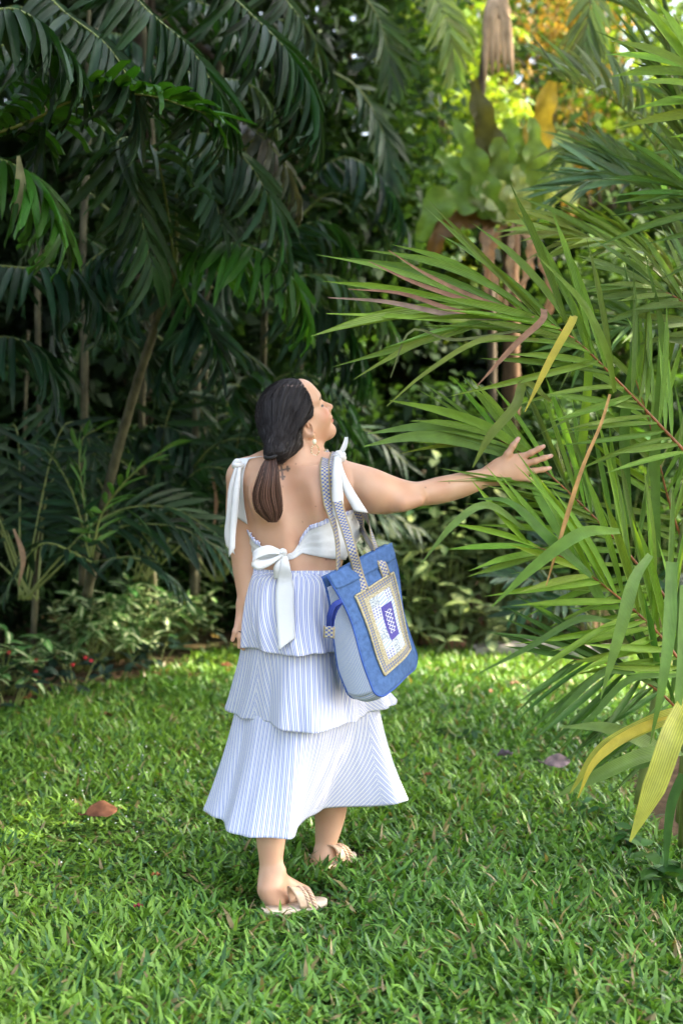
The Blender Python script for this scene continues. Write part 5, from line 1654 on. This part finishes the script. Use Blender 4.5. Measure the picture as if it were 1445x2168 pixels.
def skirt_front(px, py, pad=.006):
    """Nearest depth of the skirt seen at a spot of the photograph."""
    best = 9.0
    for Wt in (T1, T2, T3):
        v = Wt.reshape(-1, 3)
        dd = v[:, 1] * _cp - (v[:, 2] - CAM_H) * _sp
        x = 722.5 + FPX * v[:, 0] / dd; y = 1084 - FPX * (v[:, 1] * _sp + (v[:, 2] - CAM_H) * _cp) / dd
        m = np.hypot(x - px, y - py) < 9
        if m.any(): best = min(best, v[m, 1].min())
    return (best if best < 9 else 4.25) - pad
pts = [(602, 1178, 4.285), (603, 1200, 4.275)] + [(x, y, skirt_front(x, y, .010)) for x, y in ((603, 1230), (603, 1270), (605, 1320), (607, 1364))]
tail('bow_tail', pts, [.018, .040, .055, .056, .054, .050], m=7, cup=.003, tip=-.04, n=30)
tail('bow_tail', [(599, 1178, 4.288), (588, 1200, 4.28), (590, 1225, skirt_front(590, 1225, .006))], [.014, .026, .030], n=14)

# ---------------------------------------------------------------- earring, ring
gold = plain('gold', (.75, .52, .22), .25, .5, .1, 10, Metallic=1.0)
pearl = plain('pearl_bead', (.80, .78, .55), .25, .5, .1, 10)
ear_o = wear('earring', mesh_np('earring_hook', *tube(spline([EAR + [0, -.002, .006], EAR + [.001, -.004, 0], EAR + [.002, -.003, -.008]], 8), .0010, 6), [gold]))
ear_o['label'] = 'gold hoop earring with a pale drop bead'
wear('bead', mesh_np('bead', *blob(EAR + [.003, -.004, -.014], (.0062, .005, .0085)), [pearl]), ear_o)
a = np.linspace(0, 2 * np.pi, 40)
hc_ = EAR + np.array([.005, -.003, -.040])
hoop = hc_ + np.outer(np.cos(a), [.0115, .002, 0]) + np.outer(np.sin(a), [0, 0, .0165])
hp_o = wear('hoop', mesh_np('hoop', *tube(hoop, .0011, 6), [gold]), ear_o)
B = Bag()
for k in range(4, 40, 3):
    B.put(*blob(hoop[k] + rs.normal(0, .0008, 3), (.0021, .0021, .0021), 6))
wear('beads', B.mesh('beads', [pearl]), ear_o)
a = np.linspace(0, 2 * np.pi, 24)
e1 = nrm(np.cross(RING_D, [0, 1, 0])); e2 = np.cross(RING_D, e1)
rp = P(510.5, 1337, 4.380) + .0098 * (np.outer(np.cos(a), e1) + np.outer(np.sin(a), e2))
wear('ring', mesh_np('ring', *tube(rp, .0021, 6), [plain('dark_ring', (.05, .04, .03), .3, .5, Metallic=.8)]))

# ---------------------------------------------------------------- sandals
tan = plain('tan_leather', (.60, .41, .28), .6, .35, .25, 60, .1)
sole_m = plain('pale_sole', (.66, .54, .42), .75, .2, .3, 40, .1)
def sandal(heel, toe, lift, label, skin_heel):
    heel, toe = np.asarray(heel, float), np.asarray(toe, float)
    d = toe - heel; L = np.linalg.norm(d[:2]); fwd = nrm([d[0], d[1], 0]); sd = np.array([fwd[1], -fwd[0], 0])
    n = 26
    s = np.linspace(0, 1, n)
    w = np.interp(s, [0, .04, .15, .45, .72, .9, .97, 1], [.008, .022, .031, .030, .041, .034, .020, .006])
    zz = np.interp(s, [0, .35, .7, 1], [lift, lift * .45, .012, .016])
    B = Bag()
    c = heel + np.outer(s, fwd) * L; c[:, 2] = zz
    Lf, Rt = c - sd * w[:, None], c + sd * w[:, None]
    th = np.array([0, 0, .013])
    V = np.concatenate([Lf, Rt, Rt - th, Lf - th]); F = []
    for k in range(n - 1):
        for a_, b_ in ((0, 1), (1, 2), (2, 3), (3, 0)):
            F.append([a_ * n + k, b_ * n + k, b_ * n + k + 1, a_ * n + k + 1])
    F.append([0, n, 2 * n, 3 * n]); F.append([n - 1, 4 * n - 1, 3 * n - 1, 2 * n - 1])
    B.put(V, np.array(F)[:, ::-1])
    o = wear('sandal', B.mesh('sandal_sole', [sole_m], False))
    o['label'] = label
    # leather band over the forefoot: wide edge strip and a plaited roll
    def arch(f, lead, r_out, mat, name, bumps=0, w_band=.0):
        ctr = heel + fwd * L * f; ctr[2] = np.interp(f, s, zz)
        hw = np.interp(f, s, w) * .98
        a = np.linspace(0, np.pi, 30)
        return ctr + np.outer(-np.cos(a) * hw, sd) + np.outer(np.sin(a) ** .8 * r_out, [0, 0, 1]) + np.outer(np.sin(a) * lead, fwd)
    g0, g1, g2 = arch(.50, -.02, .062, None, ''), arch(.64, -.012, .050, None, ''), arch(.71, -.008, .044, None, '')
    gg = np.stack([g0 * (1 - t) + g1 * t for t in np.linspace(0, 1, 6)])
    thicken(wear('band', cloth_mesh('band', gg, tan), o), .003)
    B = Bag()
    for row in (g1, g2):
        q = spline(row, 60)
        T_, S_, N_ = frames(q, fwd)
        for ph_ in (0, 2.1, 4.2):
            a = np.linspace(0, 30, 60) + ph_
            B.put(*tube(q + .0038 * (np.cos(a)[:, None] * S_ + np.sin(a)[:, None] * N_), .0036, 6))
    wear('plait', B.mesh('plait', [tan]), o)
    return o
sandal(G(556, 1939) + [0, 0, 0], G(690, 1912), .020, 'tan flat sandal on the near lifted foot', None)
sandal(G(664, 1851), G(744, 1812), .014, 'tan flat sandal on the far foot', None)
# ------------------------------------------------------------------ the tote bag on her shoulder
TL, TR, BL, BR = P(692, 1219, 4.10), P(826, 1150, 4.30), P(800, 1484, 4.12), P(889, 1408, 4.36)
TOP_DIP = .010
def bag_n():
    u, v = (TR + BR - TL - BL), (BL + BR - TL - TR)
    return nrm(np.cross(v, u))
BN = bag_n()
if BN[0] < 0: BN = -BN
def front(s, t, lift=0.0):
    s, t = np.asarray(s, float), np.asarray(t, float)
    # rounded lower corners
    e = np.abs(2 * s - 1)
    tt = t * (1 - .075 * np.clip((e - .72) / .28, 0, 1) ** 2.2)
    sh, th = s[..., None], tt[..., None]
    p = TL * (1 - sh) * (1 - th) + TR * sh * (1 - th) + BL * (1 - sh) * th + BR * sh * th
    bulge = .020 * np.sin(np.pi * s) * np.sin(np.pi * np.clip(t, 0, 1)) ** .7
    wr = .0032 * np.sin(7 * s + 5 * t) + .0022 * np.sin(16 * t - 9 * s + 1) * np.sin(np.pi * s) + .003 * np.sin(3.2 * np.pi * t) * (s - .2)
    edge = -.012 * np.sin(np.pi * t) * (np.exp(-s * 6) * -1 + np.exp(-(1 - s) * 5))
    p = p + BN * (bulge + wr + lift)[..., None]
    along = nrm(TR - TL)
    return p + along * (edge + .008 * np.sin(5 * t + .5) * np.sin(np.pi * t))[..., None]
def thick(t): return np.interp(t, [0, .12, .4, .8, 1], [.020, .030, .075, .100, .098])
def back(s, t):
    p = front(s, t) - BN * thick(np.asarray(t))[..., None] - BN * (.014 * np.sin(np.pi * np.asarray(s)) * np.sin(np.pi * np.asarray(t)))[..., None]
    return p
def gs(a, b, c, d, n, m): return np.meshgrid(np.linspace(a, b, n), np.linspace(c, d, m), indexing='ij')

blue_cloth = plain('blue_cotton', (.070, .140, .31), .85, .2, .35, 70, .15)
dark_blue = plain('dark_blue_webbing', (.028, .050, .24), .75, .25, .25, 60, .1)
def seer():
    m, nt, out = new_mat('seersucker')
    N = NT(nt)
    sx = N.node('ShaderNodeSeparateXYZ'); N.link(N.coord('UV'), sx.inputs[0])
    f = N.math('FRACT', N.math('DIVIDE', sx.outputs[0], .0052))
    s = N.ramp(N.math('ABSOLUTE', N.math('SUBTRACT', f, .5)), [(.16, 1.0), (.26, 0.0)])
    c = N.mix(s, (.70, .73, .76), (.26, .37, .68))
    nz = N.noise(N.coord('Object'), 260, 2)
    N.principled(out, c, .85, .15, N.bump(nz, .4, .003))
    return m
seer_m = seer()
def braid():
    m, nt, out = new_mat('woven_braid')
    N = NT(nt)
    sx = N.node('ShaderNodeSeparateXYZ'); N.link(N.coord('UV'), sx.inputs[0])
    u, v = sx.outputs[0], sx.outputs[1]
    d = N.math('ABSOLUTE', N.math('SUBTRACT', u, .5))
    edge = N.ramp(d, [(.335, 0.0), (.355, 1.0)])
    a = N.math('COSINE', N.math('MULTIPLY', N.math('SUBTRACT', u, .5), 14.0))
    b = N.math('COSINE', N.math('MULTIPLY', v, 2 * math.pi / .0120))
    cross = N.math('MULTIPLY', a, b)
    pat = N.ramp(N.math('MULTIPLY_ADD', cross, .5, .5), [(.46, (.10, .135, .34)), (.55, (.52, .47, .30))])
    tick = N.math('SINE', N.math('MULTIPLY', v, 2 * math.pi / .0042))
    ed = N.ramp(N.math('MULTIPLY_ADD', tick, .5, .5), [(.2, (.20, .17, .11)), (.7, (.44, .37, .22))])
    c = N.mix(edge, pat, ed)
    N.principled(out, c, .55, .35, N.bump(N.math('ADD', cross, tick), .3, .002))
    return m
braid_m = braid()
gold_cloth = plain('gold_edge', (.46, .40, .24), .6, .35, .5, 160, .3)

BAG_AT = BL * .5 + BR * .5; BAG_AT[2] = BAG_AT[2] - .02
bag = thing('tote_bag', BAG_AT, 'blue tote bag with a patchwork panel and woven handles hanging from her shoulder', 'bag')
def bpart(name, me, parent=None, label=None):
    o = add(name, me, parent or bag, off(bag) if parent is None else None)
    if label: o['label'] = label
    return o
S, Tm = gs(0, 1, 0, 1, 34, 44)
fp = bpart('front_panel', cloth_mesh('front_panel', front(S, Tm), blue_cloth))
thicken(fp, .003)
S2, T2_ = gs(0, 1, 0, 1, 24, 30)
thicken(bpart('back_panel', cloth_mesh('back_panel', back(S2, T2_), blue_cloth)), .003)
def gusset(sv, mat, name):
    K, Tg = gs(0, 1, .10, 1, 12, 36)
    sarr = np.full_like(Tg, sv)
    A_, B_ = front(sarr, Tg), back(sarr, Tg)
    pinch = (.020 * np.sin(np.pi * K) * np.interp(Tg, [.1, .3, .55, 1], [1.2, .8, -.25, -.35]))
    sgn = 1 if sv == 0 else -1
    g_ = A_ * (1 - K[..., None]) + B_ * K[..., None] + sgn * nrm(TR - TL) * pinch[..., None]
    g_ = g_ + np.array([0, 0, -1.0]) * (.008 * np.sin(np.pi * K) * np.clip(Tg - .8, 0, 1) * 5)[..., None]
    uv = np.stack([K * .10, Tg * .4], -1).reshape(-1, 2)
    o = bpart(name, cloth_mesh(name, g_, mat, uv))
    return thicken(o, .002)
gusset(0.0, seer_m, 'gusset'); gusset(1.0, seer_m, 'gusset')
K, Sg = gs(0, 1, 0, 1, 10, 24)
A_, B_ = front(Sg, np.ones_like(Sg)), back(Sg, np.ones_like(Sg))
gb = A_ * (1 - K[..., None]) + B_ * K[..., None] - np.array([0, 0, .012]) * np.sin(np.pi * K)[..., None]
thicken(bpart('base_panel', cloth_mesh('base_panel', gb, seer_m, np.stack([Sg * .3, K * .1], -1).reshape(-1, 2))), .002)
# piping round both faces, hem band at the mouth
tt = np.linspace(0, 1, 40); z40, o40 = np.zeros(40), np.ones(40)
ring_s = np.concatenate([z40, tt, o40]); ring_t = np.concatenate([tt, o40, tt[::-1]])
for f, nm in ((front, 'piping'), (back, 'piping')):
    q = spline(f(ring_s, ring_t)[::3], 90)
    bpart(nm, mesh_np(nm, *tube(q, .0032, 6), [plain('blue_piping', (.045, .11, .38), .7, .3, .2, 50)]))
Sb, Tb = gs(0, 1, -.004, .125, 30, 8)

hb = add('hem_band', cloth_mesh('hem_band', front(Sb, Tb, .0035), blue_cloth), fp); thicken(hb, .002)
# ---- patchwork panel, placed where the photograph shows its corners
_S, _T = gs(0, 1, 0, 1, 160, 160)
_q = front(_S, _T).reshape(-1, 3)
_d = _q[:, 1] * _cp - (_q[:, 2] - CAM_H) * _sp
_px = np.stack([722.5 + FPX * _q[:, 0] / _d, 1084 - FPX * (_q[:, 1] * _sp + (_q[:, 2] - CAM_H) * _cp) / _d], 1)
def st_at(px, py):
    k = np.argmin(((_px - [px, py]) ** 2).sum(1))
    return np.array([_S.ravel()[k], _T.ravel()[k]])
pc4 = [st_at(748, 1263), st_at(829, 1213), st_at(866, 1374), st_at(811, 1430)]
def patch_st(a, b):
    a, b = np.asarray(a)[..., None], np.asarray(b)[..., None]
    return pc4[0] * (1 - a) * (1 - b) + pc4[1] * a * (1 - b) + pc4[2] * a * b + pc4[3] * (1 - a) * b
def patch_grid(a0, a1, b0, b1, lift, n=8, m=12):
    A_, B_ = gs(a0, a1, b0, b1, n, m)
    wob = .012 * np.sin(7 * B_ + 2 * A_)
    q = patch_st(A_ + wob, B_)
    return front(q[..., 0], q[..., 1], lift), np.stack([A_, B_ * 1.9], -1).reshape(-1, 2)
def patch_mat(kind):
    m, nt, out = new_mat('patch_' + kind)
    N = NT(nt)
    uv = N.coord('UV')
    sx = N.node('ShaderNodeSeparateXYZ'); N.link(uv, sx.inputs[0])
    u, v = sx.outputs[0], sx.outputs[1]
    if kind == 'border':
        a = N.math('SINE', N.math('MULTIPLY', N.math('ADD', u, v), 52.0)); b = N.math('SINE', N.math('MULTIPLY', N.math('SUBTRACT', u, v), 52.0))
        c = N.ramp(N.math('MULTIPLY_ADD', N.math('MULTIPLY', a, b), .5, .5), [(.42, (.13, .17, .32)), (.60, (.40, .35, .19))])
    elif kind == 'lace':
        nz = N.noise(uv, 34, 3, .7)
        c = N.ramp(nz, [(.36, (.20, .19, .15)), (.5, (.44, .39, .23)), (.66, (.60, .58, .47))])
    elif kind == 'floral':
        nz = N.noise(uv, 26, 4, .7)
        c = N.ramp(nz, [(.40, (.16, .21, .30)), (.54, (.52, .57, .58)), (.7, (.68, .71, .70))])
    elif kind == 'lattice':
        a = N.math('SINE', N.math('MULTIPLY', N.math('ADD', u, v), 62.0)); b = N.math('SINE', N.math('MULTIPLY', N.math('SUBTRACT', u, v), 62.0))
        c = N.ramp(N.math('MAXIMUM', a, b), [(.72, (.10, .11, .34)), (.88, (.70, .70, .76))])
    elif kind == 'violet':
        nz = N.noise(uv, 60, 2)
        c = N.ramp(nz, [(.35, (.06, .055, .27)), (.7, (.13, .11, .40))])
    elif kind == 'check':
        a = N.math('SINE', N.math('MULTIPLY', u, 95.0)); b = N.math('SINE', N.math('MULTIPLY', v, 95.0))
        c = N.ramp(N.math('MAXIMUM', a, b), [(.2, (.22, .24, .44)), (.6, (.58, .61, .68))])
    else:
        a = N.math('SINE', N.math('MULTIPLY', N.math('ADD', v, N.math('MULTIPLY', u, .3)), 80.0))
        c = N.ramp(N.math('MULTIPLY_ADD', a, .5, .5), [(.15, (.30, .40, .62)), (.5, (.62, .69, .75))])
    N.principled(out, c, .75, .25, N.bump(N.noise(uv, 90, 2), .3, .003))
    return m
PMt = {k: patch_mat(k) for k in ('border', 'lace', 'floral', 'lattice', 'violet', 'check', 'stripe')}
def piece(name, a0, a1, b0, b1, kind, lift, n=8, m=10, parent=None):
    g_, uv = patch_grid(a0, a1, b0, b1, lift, n, m)
    return add(name, cloth_mesh(name, g_, PMt[kind], uv), parent or fp)
for a0, a1, b0, b1 in ((0, 1, 0, .08), (0, 1, .92, 1), (0, .12, .08, .92), (.88, 1, .08, .92)):
    piece('patch_border', a0, a1, b0, b1, 'border', .0045, 10, 14)
for a0, a1, b0, b1 in ((.12, .88, .08, .125), (.12, .88, .875, .92), (.12, .22, .125, .875), (.79, .88, .125, .875)):
    piece('patch_lace', a0, a1, b0, b1, 'lace', .0055, 8, 12)
for a0, a1, b0, b1, kd in ((.22, .42, .125, .24, 'floral'), (.42, .60, .125, .28, 'stripe'), (.60, .79, .125, .24, 'check'), (.22, .42, .24, .40, 'check'), (.60, .79, .24, .28, 'stripe'),
                           (.22, .42, .40, .52, 'stripe'), (.42, .71, .28, .70, 'violet'), (.71, .79, .28, .70, 'stripe'), (.22, .42, .52, .66, 'floral'), (.22, .42, .66, .76, 'stripe'),
                           (.22, .42, .76, .875, 'check'), (.42, .60, .70, .875, 'floral'), (.60, .79, .70, .875, 'stripe')):
    piece('patch_square', a0, a1, b0, b1, kd, .0052, 6, 8)
piece('patch_square', .48, .65, .35, .63, 'lattice', .0064, 6, 8)
def edge_line(a, b):
    q = patch_st(np.asarray(a), np.asarray(b)); return front(q[:, 0], q[:, 1], .006)
l20 = np.linspace(0, 1, 20)
for a, b in ((l20, l20 * 0), (l20, l20 * 0 + 1), (l20 * 0, l20), (l20 * 0 + 1, l20)):
    add('patch_edge', mesh_np('patch_edge', *tube(edge_line(a, b), .0034, 6), [gold_cloth]), fp)
# ---- handles
def band(name, pts, normals, width, mat=None, n=60, label=None):
    p = spline(pts, n)
    nv = np.stack([np.interp(np.linspace(0, 1, n), np.linspace(0, 1, len(normals)), np.asarray(normals, float)[:, j]) for j in range(3)], 1)
    T = np.gradient(p, axis=0); T /= np.linalg.norm(T, axis=1)[:, None]
    sd = np.cross(T, nv); sd /= np.linalg.norm(sd, axis=1)[:, None]
    g_ = ribbon(p, sd, width, 7, .0)
    L = np.concatenate([[0], np.cumsum(np.linalg.norm(np.diff(p, axis=0), axis=1))])
    uv = np.stack([np.tile(np.linspace(0, 1, 7), n), np.repeat(L, 7)], 1)
    o = bpart(name, cloth_mesh(name, g_, mat or braid_m, uv))
    thicken(o, .0024)
    return o
def ob(px, py, o_=.010): return on_body([px], [py], o_)[0]
def fpt(px, py, l=.006):
    q = st_at(px, py); return front(np.array([q[0]]), np.array([q[1]]), l)[0]
Cn = (0, -1, .1)
sh1, sh2 = P(702, 967, 4.395), P(713, 967, 4.395)                                   # crest of the shoulder
# front handle: patch corner -> up the back -> over the shoulder -> down before the arm -> patch corner
band('handle', [fpt(768, 1252), fpt(754, 1212), P(745, 1165, 4.13), P(733, 1125, 4.18), P(720, 1085, 4.235), ob(709, 1040, .013), ob(704, 1000, .013), P(706, 974, 4.345), sh2 + [0, .02, .012],
                P(728, 985, 4.50), P(745, 1030, 4.53), P(765, 1075, 4.50), P(780, 1105, 4.42), P(792, 1150, 4.34), fpt(803, 1190), fpt(815, 1222)],
     [(.3, -1, .1), (.2, -1, .1), Cn, Cn, Cn, Cn, Cn, (0, -.8, .6), (0, 0, 1), (0, .8, .6), (.3, 1, 0), (.9, .4, 0), (.9, -.4, 0), (.6, -.8, 0), (.5, -.8, 0), (.5, -.8, 0)], .030, n=110)
# back handle: lies nearer the spine, ends on the far face of the bag
bk1, bk2 = back(np.array([.22]), np.array([.03]))[0], back(np.array([.80]), np.array([.03]))[0]
band('handle', [bk1 - [0, 0, .03], bk1 + [0, 0, .01], P(714, 1150, 4.20), P(706, 1110, 4.24), ob(694, 1065, .010), ob(688, 1020, .010), ob(687, 990, .010), P(690, 970, 4.37), sh1 + [-.008, .02, .010],
                P(712, 985, 4.51), P(735, 1040, 4.55), P(758, 1090, 4.52), P(768, 1125, 4.46), bk2 + [0, 0, .01], bk2 - [0, 0, .03]],
     [(1, -.3, 0), (1, -.5, 0), (.9, -.6, 0), (.6, -.9, 0), (0, -1, 0), Cn, Cn, (0, -.8, .6), (0, 0, 1), (0, .8, .6), (.3, 1, 0), (.9, .4, 0), (1, 0, 0), (1, 0, 0), (1, 0, 0)], .030, n=110)
# zip end: webbing loop and woven tab on the gusset
zl = [P(722, 1272, 4.085), P(706, 1282, 4.075), P(697, 1305, 4.075), P(696, 1330, 4.085)]
band('zip_loop', zl, [(-.5, -1, .2)] * 4, .016, dark_blue, 16)
band('zip_loop', [P(722, 1276, 4.09), P(712, 1290, 4.085), P(705, 1310, 4.085), P(702, 1332, 4.09)], [(-.5, -1, .2)] * 4, .012, dark_blue, 16)
band('tab', [P(697, 1326, 4.078), P(696, 1351, 4.078)], [(-.3, -1, .1)] * 2, .034, None, 8)
# ------------------------------------------------------------------ kerb, fallen leaves, small plants
rng = np.random.default_rng(5)
def rough_block(name, c, size, rz, mat, label, cat, seed):
    r = np.random.default_rng(seed)
    bm = bmesh.new()
    bmesh.ops.create_cube(bm, size=1.0)
    bmesh.ops.bevel(bm, geom=list(bm.edges), offset=.06, segments=2, affect='EDGES')
    bmesh.ops.subdivide_edges(bm, edges=[e for e in bm.edges if e.calc_length() > .3], cuts=6, use_grid_fill=True)
    for v in bm.verts:
        v.co = Vector((v.co.x * size[0], v.co.y * size[1], v.co.z * size[2]))
        v.co += mnoise.noise_vector(v.co * 9 + Vector((seed * 3.1, 0, 0))) * .012
    me = bpy.data.meshes.new(name); bm.to_mesh(me); bm.free()
    me.materials.append(mat)
    o = add(name, me); o.location = c; o.rotation_euler = (r.normal(0, .03), r.normal(0, .03), rz)
    return tag(o, label, cat)
k0 = G(1100, 1388)
rough_block('kerb_stone', k0 + [0, 0, .03], (.58, .16, .11), math.radians(2), M['stone'], 'long grey kerb stone at the back edge of the lawn', 'stone', 3)
rough_block('kerb_stone', G(1262, 1392) + [0, 0, .025], (.36, .15, .10), math.radians(-3), M['stone'], 'shorter grey kerb stone half hidden by the palm leaves', 'stone', 4)
rough_block('brick', G(962, 1372) + [0, 0, .02], (.13, .09, .07), math.radians(12), M['brick'], 'reddish brick left of the kerb stone', 'brick', 5)
rough_block('brick', G(908, 1358) + [0, 0, .015], (.12, .09, .06), math.radians(-16), M['brick'], 'reddish brick nearest the blue bag', 'brick', 6)

def fallen(px, py, L, w, col, label, rz, curl=.35, z=.045, tilt=0.0, seed=0, stalk=True):
    r = np.random.default_rng(seed)
    n, m = 14, 7
    s = np.linspace(0, 1, n); t = np.linspace(-.5, .5, m)
    wd = np.sin(np.pi * np.clip(s * .97 + .015, 0, 1)) ** .75
    X = (s - .5)[:, None] * L + 0 * t
    Yv = wd[:, None] * t[None] * w
    Z = curl * w * (np.abs(t) ** 1.5)[None] * wd[:, None] * 2 - curl * L * .6 * ((s - .5) ** 2)[:, None] + .004 * np.sin(s * 14)[:, None] * np.sign(t)[None]
    g_ = np.stack([X, Yv, Z], -1)
    B = Bag(); B.put(g_.reshape(-1, 3), grid_faces(n, m))
    if stalk: B.put(*tube(spline([(-L * .5, 0, -curl * L * .15), (-L * .58, .004, -.01 - curl * L * .15), (-L * .66, .012, -.008 - curl * L * .15)], 6), .0022, 5))
    o = add('fallen_leaf', B.mesh('fallen_leaf', [M['dry']]), None, None, col)
    s_ = o.modifiers.new('thickness', 'SOLIDIFY'); s_.thickness = .0012
    c = G(px, py); o.location = (c[0], c[1], z); o.rotation_euler = (tilt, r.normal(0, .12), rz)
    return tag(o, label, 'leaf', 'fallen leaves on the lawn')
fallen(216, 1752, .125, .068, (.19, .080, .042), 'large reddish brown fallen leaf on the left lawn', math.radians(35), .3, .060, .75, 1)
fallen(1178, 1648, .115, .058, (.24, .18, .19), 'large purplish grey fallen leaf right of the skirt', math.radians(12), .3, .070, 1.05, 2)
fallen(1066, 1626, .062, .040, (.20, .15, .19), 'small purplish fallen leaf left of the larger one', math.radians(160), .3, .060, .95, 3)
for k, (px, py, L, c, lab) in enumerate(((60, 1492, .10, (.32, .13, .05), 'orange brown fallen leaf at the left lawn edge'), (330, 1878, .030, (.38, .15, .05), 'tiny orange fallen leaf below the skirt hem on the left'),
        (293, 1946, .028, (.30, .05, .06), 'tiny dark red fallen leaf at the lower left'), (905, 1660, .035, (.34, .12, .05), 'small orange leaf on the lawn right of the skirt'), (480, 1422, .07, (.30, .12, .05), 'orange fallen leaf beside the middle skirt tier'),
        (225, 1530, .08, (.16, .07, .035), 'dark brown fallen leaf on the bare patch at the left'), (420, 1345, .08, (.42, .22, .06), 'orange yellow fallen leaf at the foot of the left bed'), (455, 1358, .09, (.36, .26, .07), 'yellow brown fallen leaf behind her left hand'),
        (330, 1440, .07, (.30, .14, .07), 'brown fallen leaf under the dark plants'), (1040, 1480, .06, (.40, .20, .10), 'pale orange fallen leaf near the palm shade'), (1090, 1462, .07, (.36, .20, .12), 'pale brown fallen leaf in the palm shade'),
        (1000, 1990, .026, (.36, .16, .06), 'tiny orange fallen leaf at the lower right'), (270, 1395, .07, (.34, .12, .06), 'reddish fallen leaf before the splashed shrubs'), (520, 1402, .05, (.40, .18, .07), 'small orange leaf touching the view of the skirt edge'))):
    fallen(px, py, L, L * .5, c, lab, rng.uniform(0, 6.28), .3, .040, rng.uniform(-.3, .6), 10 + k, False)
# hanging dry leaf over the kerb
fallen(1030, 1338, .13, .05, (.34, .15, .08), 'curled reddish dry leaf on the soil behind the lawn', math.radians(-50), .5, .06, .9, 40)

# white flower heads in the grass at the left
B = Bag()
for k in range(48):
    px, py = rng.normal(270, 95), rng.normal(1720, 90)
    c = G(np.clip(px, 20, 440), np.clip(py, 1560, 1900)) + [0, 0, rng.uniform(.07, .11)]
    B.put(*blob(c, (.0032, .0032, .0028), 5))
tag(add('flower_heads', B.mesh('flower_heads', [M['flower_head']])), 'tiny round white flower heads dotted in the left lawn', 'flowers', kind='stuff')
# small leafy plants in the lawn and at the lower right
sp = 'small broad leaved plants at the lower right'
for k, (px, py, n, h, s_, sz, c, lab) in enumerate(((1405, 1870, 36, .16, .10, .075, (.075, .19, .035), 'bright broad leaved seedling in the bottom right corner'), (1345, 1800, 22, .12, .08, .06, (.05, .14, .03), 'darker seedling under the yellow palm leaf'),
        (1260, 1740, 16, .10, .08, .05, (.045, .13, .03), 'low clover like seedling left of the bare soil'), (1440, 1900, 24, .14, .10, .07, (.06, .16, .03), 'broad leaved seedling cut by the right picture edge'),
        (985, 1560, 22, .10, .12, .06, (.045, .125, .035), 'flat leafy weed in the lawn right of the skirt'))):
    shrub(G(px, py), lab, 'plain', n, h, s_, sz, c, sp if k != 4 else None, 300 + k, 4, .62, cat='plant')
